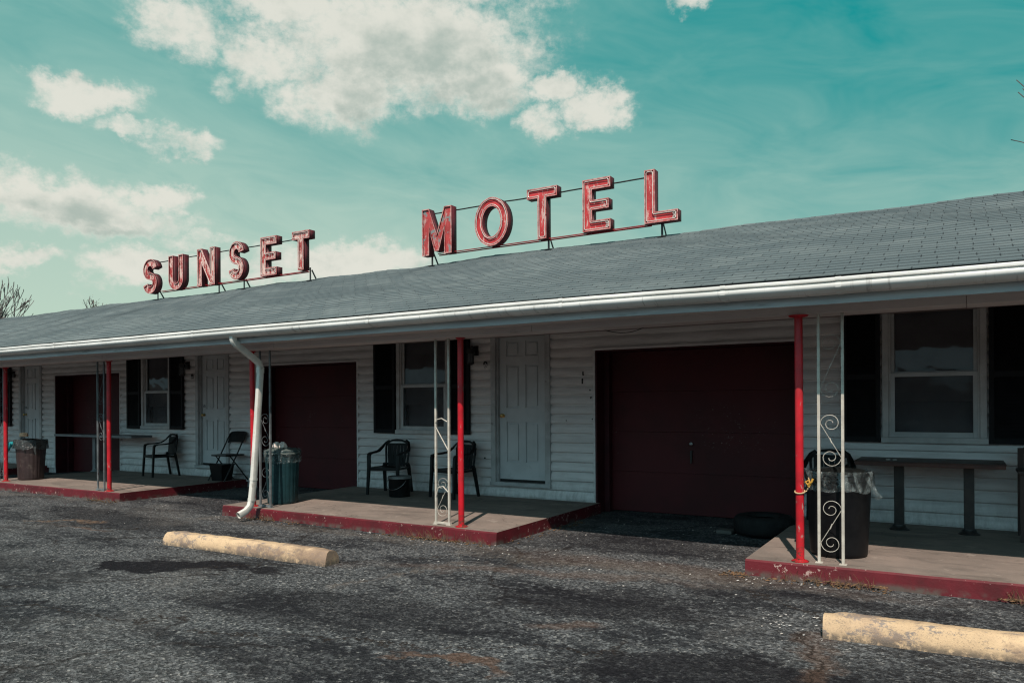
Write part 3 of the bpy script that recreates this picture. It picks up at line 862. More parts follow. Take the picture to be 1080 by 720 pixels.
def glyph(ch, w, h):
    """list of outlines, and a function giving outlines inset by d"""
    t = .155
    if ch == 'L': P_ = [(0, 0), (w, 0), (w, t), (t, t), (t, h), (0, h)]
    elif ch == 'T': c = w/2; P_ = [(c-t/2, 0), (c+t/2, 0), (c+t/2, h-t), (w, h-t), (w, h), (0, h), (0, h-t), (c-t/2, h-t)]
    elif ch == 'E':
        m0 = h/2-t*.47; m1 = h/2+t*.47
        P_ = [(0, 0), (w, 0), (w, t), (t, t), (t, m0), (w*.94, m0), (w*.94, m1), (t, m1), (t, h-t), (w, h-t), (w, h), (0, h)]
    elif ch == 'N': P_ = [(0, 0), (t, 0), (t, h*.58), (w-t, 0), (w, 0), (w, h), (w-t, h), (w-t, h*.42), (t, h), (0, h)]
    elif ch == 'M':
        t = .15
        P_ = [(0, 0), (t, 0), (t, h*.56), (w*.5-.045, 0.06), (w*.5+.045, 0.06), (w-t, h*.56), (w-t, 0), (w, 0), (w, h), (w-t, h), (w*.5, h*.44), (t, h), (0, h)]
    elif ch == 'U':
        ry = w*.46
        P_ = [(0, h)]+[(w/2-w/2*math.cos(R(a)), ry-ry*math.sin(R(a))) for a in range(0, 181, 12)]+[(w, h), (w-t, h)]
        P_ += [(w/2+(w/2-t)*math.cos(R(a)), ry-(ry-t*.9)*math.sin(R(a))) for a in range(0, 181, 12)]+[(t, h)]
    elif ch == 'O':
        return lambda d: [ell(w/2, h/2, w/2-d, h/2-d), ell(w/2, h/2, w/2-t*.95+d, h/2-t*.95+d)]
    elif ch == 'S':
        rx = (w-t)/2; ry = (h-t)/4
        cl = [(w/2+rx*math.cos(R(a)), h/2+ry+ry*math.sin(R(a))) for a in range(8, 260, 10)]
        cl += [(w/2, h/2)]
        cl += [(w/2+rx*math.cos(R(a)), h/2-ry+ry*math.sin(R(a))) for a in range(80, -173, -10)]
        def f(d):
            c = cl[:]
            if d > 0: k = 1 if d < .03 else 2; c = c[k:-k]
            return [ribbon(c, t-2*d)]
        return f
    else: raise ValueError(ch)
    return lambda d: [inset(P_, d) if d else P_]
def fill2d(outs, depth, y0, X, Z):
    cu = bpy.data.curves.new('c', 'CURVE'); cu.dimensions = '2D'; cu.fill_mode = 'BOTH'; cu.extrude = depth/2
    for ol in outs:
        sp = cu.splines.new('POLY'); sp.points.add(len(ol)-1); sp.use_cyclic_u = True
        for p, q in zip(sp.points, ol): p.co = (q[0], q[1], 0, 1)
    t = bpy.data.objects.new('c', cu); col.objects.link(t)
    dg = bpy.context.evaluated_depsgraph_get()
    me = bpy.data.meshes.new_from_object(t.evaluated_get(dg)); bpy.data.objects.remove(t)
    me.transform(Matrix.Translation((X, y0+depth/2, Z)) @ Matrix.Rotation(R(90), 4, 'X'))
    b = bmesh.new(); b.from_mesh(me); bpy.data.meshes.remove(me)
    bmesh.ops.remove_doubles(b, verts=b.verts, dist=1e-5); bmesh.ops.recalc_face_normals(b, faces=b.faces[:])
    return b
def letter(ch, X, w, Z, h, root, face, tubes=True, tilt=0, D=.15):
    G = glyph(ch, w, h); yf = 10.20
    mb = MB(); mb.merge(fill2d(G(0), D-.022, yf+.022, X, Z))
    o1 = G(0); o2 = G(.016)
    mb.merge(fill2d(o1+o2, .030, yf, X, Z))
    for f in mb.bm.faces:
        f.material_index = (2 if f.calc_center_median().y < yf+.006 else 0) if f.normal.y < -.5 else 1
    if tilt:
        bmesh.ops.transform(mb.bm, matrix=Matrix.Translation((X+w/2, 0, Z)) @ Matrix.Rotation(R(tilt), 4, 'Y') @ Matrix.Translation((-X-w/2, 0, -Z)), verts=mb.bm.verts)
    lo = mb.build('letter', [face, M['letter_side_shade'], M['rim']], root, fix=False)
    if tubes:
        t = MB()
        for ol in G(.030):
            P3 = [(X+x, yf-.002+.004*math.sin(i*1.7), Z+z) for i, (x, z) in enumerate(ol)]
            if ch in 'ELTMN': # close the loop with corner softening
                Q = []
                for i in range(len(P3)):
                    a, b_, c = Vector(P3[i-1]), Vector(P3[i]), Vector(P3[(i+1) % len(P3)])
                    k = .014
                    Q += [b_+(a-b_).normalized()*min(k, (a-b_).length*.4), b_+(c-b_).normalized()*min(k, (c-b_).length*.4)]
                P3 = Q
            if tubes == 'broken': P3 = P3[:int(len(P3)*.62)]; t.tube(P3, .0062, 6)
            else: t.tube(P3, .0062, 6, closed=True)
            for i in range(0, len(P3), max(1, len(P3)//6)):
                p = Vector(P3[i]); t.tube([p, p+Vector((0, .03, 0))], .006, 5)
        nb = t.build('neon_tube', M['neon'], lo, True)
        if ch in 'EL':
            e = MB()
            for dz in (.05, .10):
                e.lathe([(.022, 0), (.022, .012), (.012, .014), (.012, .006)], n=12)
            bmesh.ops.transform(e.bm, matrix=Matrix.Rotation(R(90), 4, 'X'), verts=e.bm.verts)
            vs_ = e.bm.verts[:]; h2 = len(vs_)//2
            for i, v in enumerate(vs_): v.co += Vector((X+w-.055, yf+.012, Z+(.052 if i < h2 else .105)))
            e.build('electrode', M['litter'], lo, True, fix=False)
    return lo
def sign(spec, label, legs, zr, rail):
    x0 = spec[0][1]; root = empty('rooftop_sign', (x0, 10.3, 3.8)); tag(root, label, 'sign')
    for s in spec: letter(*s[:1], s[1], s[2], s[3], s[4], root, M[s[5]], s[6], s[7])
    w = MB(); a, b_ = rail
    n = 24
    top = [(a+(b_-a)*i/n, 10.37, zr+.012*noise.noise(Vector((i*.4, x0, 0)))) for i in range(n+1)]
    w.tube(top, .011, 6); w.build('top_rail', M['black_metal'], root, True)
    w = MB(); z = 3.985
    w.bar((a+.2, 10.30, z), (b_, 10.30, z+.01), .010, .030, up=(0, 1, 0)); w.tube([(a+.2, 10.335, z-.02), (a+2, 10.335, z-.012), (b_, 10.335, z-.002)], .011, 6)
    w.build('bottom_rail', M['rail_red'], root)
    for X in legs:
        w = MB()
        w.bar((X, 10.32, 3.76), (X, 10.32, 4.06), .03, .012); w.build('support_leg', M['black_metal'], root)
        w = MB(); w.bar((X, 10.36, 4.02), (X+.01, 10.50, 3.80), .028, .012, up=(1, 0, 0)); w.build('support_leg', M['black_metal'], root)
        w = MB(); w.box(X-.06, X+.06, 10.27, 10.37, rz(X, 10.32)-.002, rz(X, 10.32)+.012, .002); w.build('foot_plate', M['black_metal'], root)
    return root
sign([('S', -15.81, .49, 3.945, .77, 'letter_a', False, 0), ('U', -14.893, .50, 3.955, .75, 'letter_a', False, 0), ('N', -13.916, .57, 3.96, .785, 'letter_a', True, 0),
      ('S', -12.915, .45, 4.0, .77, 'letter_a', True, 2), ('E', -11.954, .46, 3.99, .765, 'letter_a', True, 0), ('T', -11.064, .465, 4.01, .745, 'letter_a', True, 0)],
     'rooftop sign of six faded red metal letters spelling SUNSET on thin legs', (-15.45, -13.36, -12.58, -10.70), 4.66, (-15.5, -10.75))
sign([('M', -7.918, .617, 3.955, .79, 'letter_m', False, 0), ('O', -6.836, .643, 3.975, .785, 'letter_b', True, 0), ('T', -5.85, .531, 3.98, .79, 'letter_b', True, 0),
      ('E', -4.889, .452, 3.99, .775, 'letter_b', True, 0), ('L', -3.911, .495, 3.988, .765, 'letter_b', True, 0)],
     'larger looking rooftop sign of five red metal letters spelling MOTEL', (-7.79, -5.53, -3.69), 4.70, (-7.85, -3.85))

# ------------------------------------------------------------------ things on the porch
def plastic_chair():
    root = empty('plastic_chair')
    m_ = M['chair']
    for sx in (-1, 1):
        w = MB(); w.strip([(sx*.265, -.26, 0), (sx*.25, -.235, .42), (sx*.255, -.225, .60), (sx*.255, -.20, .635)], .05, .035, up=(0, 1, 0), ws=[.034, .05, .055, .05])
        w.build('leg', m_, root, True)
        w = MB(); w.strip([(sx*.24, .27, 0), (sx*.215, .20, .42), (sx*.20, .19, .46)], .05, .035, up=(0, 1, 0), ws=[.034, .055, .05]); w.build('leg', m_, root, True)
        w = MB()
        pts = [(sx*.255, -.235, .625), (sx*.262, -.15, .645), (sx*.268, -.02, .648), (sx*.262, .10, .665), (sx*.24, .18, .72), (sx*.205, .235, .79), (sx*.15, .255, .83)]
        w.sweep(pts, [[(-a, -.012), (a, -.012), (a*.8, .012), (-a*.8, .012)] for a in (.028, .034, .034, .03, .026, .022, .018)], up=(0, 0, 1))
        w.build('armrest', m_, root, True)
    w = MB()
    def sf(u, v):
        x = (u-.5)*2; y = (v-.5)*2
        return (x*.235*(1-.06*y), -.24+.46*v, .425-.022*(1-x*x)*(1-.6*y*y)-.03*max(0, -y-.75)*4*.3)
    w.grid(sf, 12, 12); bmesh.ops.solidify(w.bm, geom=w.bm.faces[:], thickness=.014)
    w.box(-.235, .235, -.245, -.225, .375, .422, .006); w.box(-.235, -.215, -.22, .2, .38, .415, .004); w.box(.215, .235, -.22, .2, .38, .415, .004)
    w.build('seat', m_, root, True)
    w = MB()
    def bp_(x, z):  # back surface
        return .205+.10*(z-.43)+.03*(1-(x/.22)**2)*-.6+.012
    hull = [(x, .40+0*abs(x)) for x in ()]
    arch = []
    for i in range(19):
        a = math.pi*i/18; x = -.205*math.cos(a); z = .70+.135*math.sin(a)**.8 if 0 < i < 18 else .70
        arch.append((x, bp_(x, z), z))
    side = [(-.185, bp_(-.185, .42), .42), (-.195, bp_(-.195, .55), .55)]
    pts = side+arch+[(-x, y, z) for x, y, z in side[::-1]]
    w.strip(pts, .04, .016, up=(0, 1, 0), ws=[.03]*len(pts))
    for sx in (-.142, -.086, -.029, .029, .086, .142):
        w.strip([(sx*.85, bp_(sx, .42), .42), (sx, bp_(sx, .6), .6), (sx*1.02, bp_(sx, .77),   .77)], .050, .010, up=(0, 1, 0))
    w.strip([(x, bp_(x, .77), .765) for x in (-.18, -.09, 0, .09, .18)], .034, .012, up=(0, 1, 0))
    w.strip([(x, bp_(x, .80), .826) for x in (-.10, -.05, 0, .05, .10)], .03, .012, up=(0, 1, 0))
    w.strip([(x, bp_(x, .44), .45) for x in (-.18, -.09, 0, .09, .18)], .04, .012, up=(0, 1, 0))
    w.build('backrest', m_, root, True)
    return root
pc = plastic_chair(); pc.scale = (.93, .93, .925)
GP = 'dark resin armchairs on the porch'
chairs = [(-7.23, 8.53, .128, 12, 'dark resin armchair under the left half of the middle window, beside a paint bucket'),
          (-6.14, 8.62, .128, -12, 'dark resin armchair partly hidden behind the red post near door 9'),
          (-12.87, 8.64, .128, -14, 'dark resin armchair at the end of the grey counter under the far window'),
          (-1.24, 8.52, .128, 4, 'dark armchair behind the black rubbish bin, only its back showing')]
for i, (X, Y, Z, r, lb) in enumerate(chairs):
    c = pc if i == 0 else copy_tree(pc)
    c.location = (X, Y, Z); c.rotation_euler = (0, 0, R(r)); tag(c, lb, 'chair', GP)

# folding chair
root = empty('folding_chair', (-11.04, 8.68, .128)); bx, by, bz = root.location
def q(x, y, z): return (bx+x, by+y, bz+z)
tag(root, 'black metal folding chair on the porch beside the far white door', 'chair')
for sx in (-.21, .21):
    w = MB(); w.tube([q(sx, -.24, 0), q(sx, .02, .44), q(sx, .22, .80), q(sx*.8, .235, .83)], .012, 8); w.build('leg', M['black_metal'], root, True)
    w = MB(); w.tube([q(sx*.92, .27, 0), q(sx*.92, -.10, .43)], .011, 8); w.build('leg', M['black_metal'], root, True)
w = MB(); w.box(bx-.20, bx+.20, by-.19, by+.20, bz+.425, bz+.455, .012); w.build('seat', M['black_metal'], root, True)
w = MB(); w.grid(lambda u, v: q(-.21+.42*u, .165+.075*v-.03*math.sin(math.pi*u)*-1, .66+.19*v-.02*(2*u-1)**4), 12, 4)
bmesh.ops.solidify(w.bm, geom=w.bm.faces[:], thickness=.014); w.build('backrest', M['black_metal'], root, True)
w = MB(); w.tube([q(-.19, .20, .09), q(.19, .20, .09)], .008, 8); w.build('crossbar', M['black_metal'], root, True)

# waste basket under the folding chair
root = empty('waste_basket', (-11.12, 8.62, .128)); X, Y, Z = root.location
tag(root, 'small square black waste basket in front of the folding chair', 'basket')
w = MB(); s4 = lambda a: [(-a, -a*.8), (a, -a*.8), (a, a*.8), (-a, a*.8)]
w.sweep([(X, Y, Z), (X, Y, Z+.28), (X, Y, Z+.281), (X, Y, Z+.03)], [s4(.13), s4(.165), s4(.155), s4(.12)], cap=True, up=(0, 1, 0)); w.build('body', M['can_black'], root)
w = MB(); w.sweep([(X, Y, Z+.262), (X, Y, Z+.285)], [s4(.172), s4(.176)], cap=False, up=(0, 1, 0)); w.build('rim', M['can_black'], root)

# paint bucket
root = empty('paint_bucket', (-6.87, 8.30, .128)); X, Y, Z = root.location
tag(root, 'black plastic pail with wire handle and scuffed lid on the porch floor', 'bucket')
w = MB(); w.lathe([(.146, 0), (.149, .01), (.156, .235), (.158, .24), (.158, .262)], (X, Y, Z), 32, capb=True); w.build('body', M['can_black'], root, True)
w = MB(); w.lathe([(.166, .255), (.168, .275), (.160, .288), (.145, .284), (.0, .284)], (X, Y, Z), 32); w.build('lid', simple('pail_lid', (.22, .235, .235), (.06, .06, .06), 7, .4), root, True)
w = MB(); pts = [(X+.16*math.cos(a), Y-.05-.12*math.sin(a), Z+.235-.13*math.sin(a)) for a in [math.pi*i/14 for i in range(15)]]; w.tube(pts, .004, 6); w.build('handle', M['steel'], root, True)
w = MB(); n = 8
w.grid(lambda u, v: (X+(.1465)*math.cos(R(-125+38*u)), Y+(.1465)*math.sin(R(-125+38*u)), Z+.035+.035*v), n, 1); w.build('paper_label', M['litter'], root, fix=False)

# bins
def bin_thing(X, Y, r0, r1, h, name_m, label, bag, fl=22, sink=.02):
    root = empty('rubbish_bin', (X, Y, .125)); tag(root, label, 'rubbish bin')
    def flute(i, a, r, z):
        k = .0 if z < .03 or z > h*.86 else .003
        return (r-k*max(0, math.sin(a*fl))**.5 if fl < 40 and math.sin(a*fl) > 0 else r, z)
    w = MB()
    prof_ = [(r0*.96, 0), (r0, .012)]+[(r0+(r1-r0)*t, h*t) for t in (.05, .06, .25, .45, .65, .84, .85, .9)]+[(r1*1.02, h*.91), (r1*1.03, h*.97), (r1*1.06, h*.975), (r1*1.06, h), (r1*.97, h), (r0*.97, .03)]
    w.lathe(prof_, (X, Y, .125), 176 if fl < 40 else 64, flute, capb=True); w.build('barrel', name_m, root, True)
    def fold(i, a, r, z):
        k = noise.noise(Vector((math.cos(a)*2.6, math.sin(a)*2.6, X+z*3)))
        k2 = noise.noise(Vector((math.cos(a)*9, math.sin(a)*9, X*2+z*9)))
        edge = i/8.
        return r*(1+.035*k*edge+.02*k2), z+(.035*k*edge*(1 if i > 3 else .4) if i > 1 else 0)+.008*k2
    w = MB()
    w.lathe([(r1*.55, h-.07), (r1*.80, h-.02), (r1*.97, h+.012), (r1*1.065, h+.016), (r1*1.09, h-.005), (r1*1.09, h-.04), (r1*1.10, h-.08), (r1*1.12, h-.12), (r1*1.13, h-.15)], (X, Y, .125), 96, fold)
    w.build('bin_liner', bag, root, True, fix=False)
    return root
rb = bin_thing(-14.46, 7.14, .20, .245, .70, M['can_brown'], 'brown ribbed rubbish bin with dark liner at the left end of the porch', M['film_dark'])
X, Y = -14.46, 7.14
w = MB(); w.lathe([(.0, .74), (.12, .73), (.21, .69), (.235, .66)], (X, Y, .125), 40, lambda i, a, r, z: (r, z+.02*noise.noise(Vector((math.cos(a)*r*9, math.sin(a)*r*9, 1)))))
w.build('bag_top', M['bag_black'], rb, True)
w = MB()
for k in range(3):
    pts = [(X+.02-.085*t-.02*k, Y-.31-.02*k, .125+.66-.06*t*k-.05*t+.02*math.sin(t*5+k)) for t in [i/8*2.2 for i in range(9)]]
    w.strip(pts, .05, .006, up=(0, 1, 0), ws=[.07-.006*i for i in range(9)])
w.build('bag_tie', M['teal_cloth'], rb, True)
w = MB(); w.strip([(X+.26, Y-.06, .78), (X+.30, Y-.08, .72), (X+.315, Y-.09, .65), (X+.33, Y-.08, .58)], .05, .006, ws=[.09, .08, .06, .02]); w.build('bag_tail', M['film_dark'], rb, True)

def crumple(name, X, Y, Z, rx, ry, rz_, mt, label, cat, seed):
    w = MB(); b = bmesh.new(); bmesh.ops.create_icosphere(b, subdivisions=3, radius=1)
    for v in b.verts:
        k = 1+.35*noise.noise(v.co*1.6+Vector((seed, 0, 0)))+.16*noise.noise(v.co*4+Vector((seed, 3, 0)))
        v.co = Vector((v.co.x*k*rx, v.co.y*k*ry, max(v.co.z*k, -.6)*rz_))+Vector((X, Y, Z))
    w.merge(b); o_ = w.build(name, mt, None, False); tag(o_, label, cat)
    return o_
crumple('crumpled_wrapper', -14.46, 7.02, .125+.80, .10, .06, .045, M['paper_tan'], 'crumpled orange tan wrapper on top of the brown bin', 'wrapper', 3)
rb = bin_thing(-7.82, 7.02, .192, .226, .70, M['can_teal'], 'dark teal ribbed rubbish bin with clear liner behind the white downspout', M['film'])
X, Y = -7.82, 7.02
w = MB(); w.lathe([(.0, .745), (.10, .74), (.18, .72), (.23, .69), (.248, .66)], (X, Y, .125), 48, lambda i, a, r, z: (r*(1+.05*noise.noise(Vector((math.cos(a)*2, math.sin(a)*2, i)))), z+.03*noise.noise(Vector((math.cos(a)*r*9, math.sin(a)*r*9, 1)))))
w.build('bag_top', simple('grey_green_bag', (.10, .125, .115), (.07, .09, .085), 6, .4), rb, True)
crumple('crumpled_paper', -7.86, 6.96, .125+.765, .055, .05, .05, M['paper'], 'pale crumpled paper on the teal bin, left one of the pair', 'paper', 5)
crumple('crumpled_paper', -7.76, 6.98, .125+.765, .05, .05, .052, M['paper'], 'pale crumpled paper on the teal bin, right one of the pair', 'paper', 9)
rb = bin_thing(-.925, 6.93, .225, .262, .70, M['can_black'], 'large black rubbish bin with clear liner tied to the nearest red post', M['film'], 50)
X, Y = -.925, 6.93
w = MB(); w.lathe([(.0, .745), (.12, .735), (.2, .71), (.262, .68)], (X, Y, .125), 48, lambda i, a, r, z: (r, z+.03*noise.noise(Vector((math.cos(a)*r*8, math.sin(a)*r*8, 4)))))
w.build('bag_top', M['bag_black'], rb, True)
w = MB(); w.strip([(X+.24, Y-.14, .80), (X+.275, Y-.16, .74), (X+.30, Y-.17, .68), (X+.335, Y-.17, .63)], .05, .012, ws=[.05, .035, .04, .05]); w.build('bag_tail', M['film'], rb, True)
# band tying the bin bag to the post
root = empty('bag_strap', (-1.155, 6.47, .66)); tag(root, 'cream cord tied round the nearest red post with a yellow knot', 'strap')
w = MB(); w.tube([(-1.155+.038*math.cos(a), 6.47+.038*math.sin(a), .69+.012*math.sin(a*1.0)) for a in [2*math.pi*i/24 for i in range(24)]], .006, 6, closed=True)
w.tube([(-1.11, 6.485, .69), (-1.09, 6.52, .73), (-1.10, 6.60, .755), (-1.13, 6.72, .78)], .006, 6); w.build('cord', M['cream_strap'], root, True)
w = MB(); w.tube([(-1.09, 6.46, .735), (-1.07, 6.46, .755), (-1.085, 6.465, .785), (-1.11, 6.46, .77), (-1.09, 6.455, .75), (-1.06, 6.45, .775), (-1.05, 6.45, .80)], .009, 6); w.build('knot', M['yellow_strap'], root, True)

# tables
def ptable(x0, x1, y0, y1, zt, legs, topm, legm, label, lw=.045):
    root = empty('bar_table', ((x0+x1)/2, (y0+y1)/2, .125)); tag(root, label, 'table')
    w = MB(); w.box(x0, x1, y0, y1, zt-.012, zt, .003); tp = w.build('table_top', topm, root)
    w = MB(); w.box(x0+.004, x1-.004, y0+.004, y1-.004, zt-.045, zt-.012, .004); w.build('edge_band', M['table_edge'] if topm is M['table_wood'] else topm, tp)
    yc = (y0+y1)/2
    for lx in legs:
        w = MB(); w.box(lx-lw, lx+lw, yc-lw, yc+lw, .155, zt-.045, .006); w.build('leg', legm, root)
        w = MB(); w.lathe([(lw*2.1, 0), (lw*2.1, .012), (lw*1.5, .03), (lw*1.3, .055)], (lx, yc, .125), 20, capb=True, capt=True); w.build('foot', legm, root, True)
    return root
ptable(-.95, .33, 8.22, 8.86, .835, (-.57, .035), M['table_wood'], M['black_metal'], 'dark narrow bar table on two black pedestals under the nearest window')
ptable(-16.15, -13.45, 8.42, 8.85, .87, (-15.0,), M['counter'], M['counter'], 'long grey counter reaching in front of the far maroon garage door')
w = MB()
for xx in (-.66, -.60): w.lathe([(.02, 0), (.022, .008), (.016, .01)], (xx, 8.42, .836), 12, capt=True)
tag(w.build('bottle_caps', M['litter'], None, True), 'two tiny bottle caps on the dark table top', 'caps')

# wooden chair at the right edge
root = empty('wooden_chair', (.72, 8.5, .128)); bx, by, bz = root.location
tag(root, 'dark brown slatted wooden chair at the right end of the porch', 'chair')
for sx in (-.26, .26):
    w = MB(); w.bar(q(sx, -.22, 0), q(sx, -.22, .62), .05, .045); w.build('leg', M['chair_wood'], root)
    w = MB(); w.bar(q(sx, .22, 0), q(sx, .16, .84), .05, .045); w.build('leg', M['chair_wood'], root)
    w = MB(); w.box(bx+sx-.04, bx+sx+.04, by-.27, by+.2, bz+.62, bz+.65, .006); w.build('armrest', M['chair_wood'], root)
w = MB()
for i in range(6): w.box(bx-.25, bx+.25, by-.24+i*.075, by-.18+i*.075, bz+.40, bz+.425, .004)
w.box(bx-.23, bx+.23, by-.2, by-.18, bz+.34, bz+.40); w.build('seat', M['chair_wood'], root)
w = MB()
for i in range(6): w.bar(q(-.2+.08*i, .19, .46), q(-.2+.08*i, .16, .80), .05, .015)
w.bar(q(-.24, .16, .82), q(.24, .16, .82), .06, .02); w.bar(q(-.24, .19, .47), q(.24, .19, .47), .05, .02); w.build('backrest', M['chair_wood'], root)

# tyre
root = empty('old_tyre', (-1.86, 8.36, 0)); tag(root, 'old black tyre lying flat on the asphalt against the maroon garage door', 'tyre')
def tread(i, a, r, z): return (r+(.006 if (r > .295 and math.sin(a*46+z*40) > 0) else 0), z)
w = MB(); w.lathe([(.17, .03), (.185, .012), (.24, .0), (.285, .012), (.308, .045), (.312, .09), (.312, .13), (.308, .175), (.285, .205), (.24, .215), (.19, .205), (.17, .19), (.165, .17), (.235, .12), (.235, .09), (.165, .045)], (-1.86, 8.36, -.005), 184, tread); w.build('tyre', M['rubber'], root, True)
w = MB(); 
w.box(-2.34, -2.17, 8.2, 8.36, -.01, .03, .01, M=None); tag(w.build('flat_stone', simple('stone', (.13, .12, .11), None, 9, .9, bmp=.01)), 'flat grey stone on the ground beside the old tyre', 'stone')

# wheel stops
def wheel_stop(X, Y, rot, label, L=2.22, seed=0):
    n = 48; w = MB(); prev = None; first = None
    pr = [(-.095, 0), (-.091, .06), (-.066, .116), (-.04, .130), (.04, .130), (.066, .116), (.091, .06), (.095, 0)]
    for i in range(n+1):
        u = -L/2+L*i/n; e = 1
        row = []
        for k, (y, z) in enumerate(pr):
            nn = noise.noise(Vector((u*5, k*1.7, seed)))*.009+noise.noise(Vector((u*17, k*3.1, seed)))*.005-max(0, noise.noise(Vector((u*9, k*2.3, seed+9)))-.28)*.035
            if i in (0, n): nn -= .004
            if i > n-3 or i < 2: nn -= .022*abs(noise.noise(Vector((i*1.3, k*.9, seed+5))))*(1 if z > 0 else 0)
            row.append(w.bm.verts.new((u+(noise.noise(Vector((k*2., seed, i))) * .008 if i in (0, n) else 0), y*(1+nn*5), z+nn if z > 0 else -.03)))
        if prev:
            for k in range(len(pr)-1): w.bm.faces.new((prev[k], row[k], row[k+1], prev[k+1]))
        else: first = row
        prev = row
    w.bm.faces.new(first); w.bm.faces.new(prev[::-1])
    o_ = w.build('wheel_stop', M['stop'], None, True)
    o_.location = (X, Y, -.006); o_.rotation_euler = (0, 0, R(rot)); tag(o_, label, 'wheel stop', 'concrete wheel stops in the lot')
wheel_stop(-5.98, 4.90, 2.0, 'pale yellow concrete wheel stop in front of the teal bin, farther one', seed=3)
wheel_stop(.36, 5.02, 3.4, 'pale yellow concrete wheel stop nearest the camera, cut by the frame', seed=11)

# litter and dead leaves
def scatter(name, mt, n, boxes, smin, smax, label, flat=True):
    w = MB()
    for i in range(n):
        x0, x1, y0, y1, z0 = boxes[i % len(boxes)]
        X = rnd.uniform(x0, x1); Y = y0+(y1-y0)*rnd.random()**1.6; s = rnd.uniform(smin, smax); a = rnd.uniform(0, 6.28); t = rnd.uniform(.1, .9)
        z = z0 + (gz(X, Y) if z0 < .05 else 0)+s*.25
        pts = []
        for j in range(5):
            b_ = a+j*2*math.pi/5; rr = s*rnd.uniform(.5, 1.1)
            pts.append(Vector((X+rr*math.cos(b_), Y+rr*math.sin(b_)*.7, z+s*t*.5*math.sin(b_*1.3))))
        c = w.bm.verts.new((X, Y, z+s*.35)); vs_ = [w.bm.verts.new(p) for p in pts]
        for j in range(5): w.bm.faces.new((vs_[j], vs_[(j+1) % 5], c))
        d_ = w.bm.verts.new((X, Y, z-s*.3))
        for j in range(5): w.bm.faces.new((vs_[(j+1) % 5], vs_[j], d_))
    return tag(w.build(name, mt, None, False, fix=False), label, None, kind='stuff')
scatter('litter', M['litter'], 300, [(-5.9, -3.9, 6.43, 6.1, 0), (-4.3, -1.3, 6.4, 5.3, 0), (-3.8, -2, 8.6, 7, 0), (-1.7, -.9, 6.3, 6.0, 0), (-8.4, -6.6, 6.45, 6.2, 0), (-7.3, -6.8, 4.8, 5.05, 0), (-10.8, -8.4, 7.4, 5.4, 0), (-1.15, -.72, 5.3, 4.75, 0), (-16, -1, 6.6, 3.2, 0)], .005, .017, 'bits of white litter along the kerb')
scatter('dead_leaves', M['dead_leaf'], 620, [(-5.6, -4.1, 6.42, 6.3, 0), (-5.2, -4.5, 6.42, 6.34, 0.01), (-1.4, -.45, 6.33, 6.22, 0), (-1.1, -.5, 6.34, 6.26, .02), (-7.9, -6.9, 6.46, 6.32, 0), (.2, .5, 6.42, 6.33, .02), (-1.75, -1.5, 6.4, 6.2, 0), (-11.6, -10.8, 6.58, 6.45, 0), (-4.07, -3.9, 8.2, 6.6, 0)], .008, .024, 'brown dead leaves and weeds along the kerb')
w = MB()
for bxs, n in (((-5.4, -4.15, 6.40), 60), ((-1.25, -.55, 6.30), 46), ((-7.8, -7.3, 6.44), 36), ((.25, .45, 6.38), 26), ((-11.5, -10.9, 6.55), 24)):
    for i in range(n):
        X = rnd.uniform(bxs[0], bxs[1]); Y = bxs[2]+rnd.uniform(-.06, .02); h = rnd.uniform(.03, .11); dx, dy = rnd.uniform(-.05, .05), rnd.uniform(-.06, .01)
        w.tube([(X, Y, -.01), (X+dx*.4, Y+dy*.4, h*.6), (X+dx, Y+dy, h)], [.0022, .0018, .0008], 3, cap=False)
tag(w.build('dry_weeds', M['dead_leaf'], None, False, fix=False), 'dry weed stalks along the red kerb', None, kind='stuff')

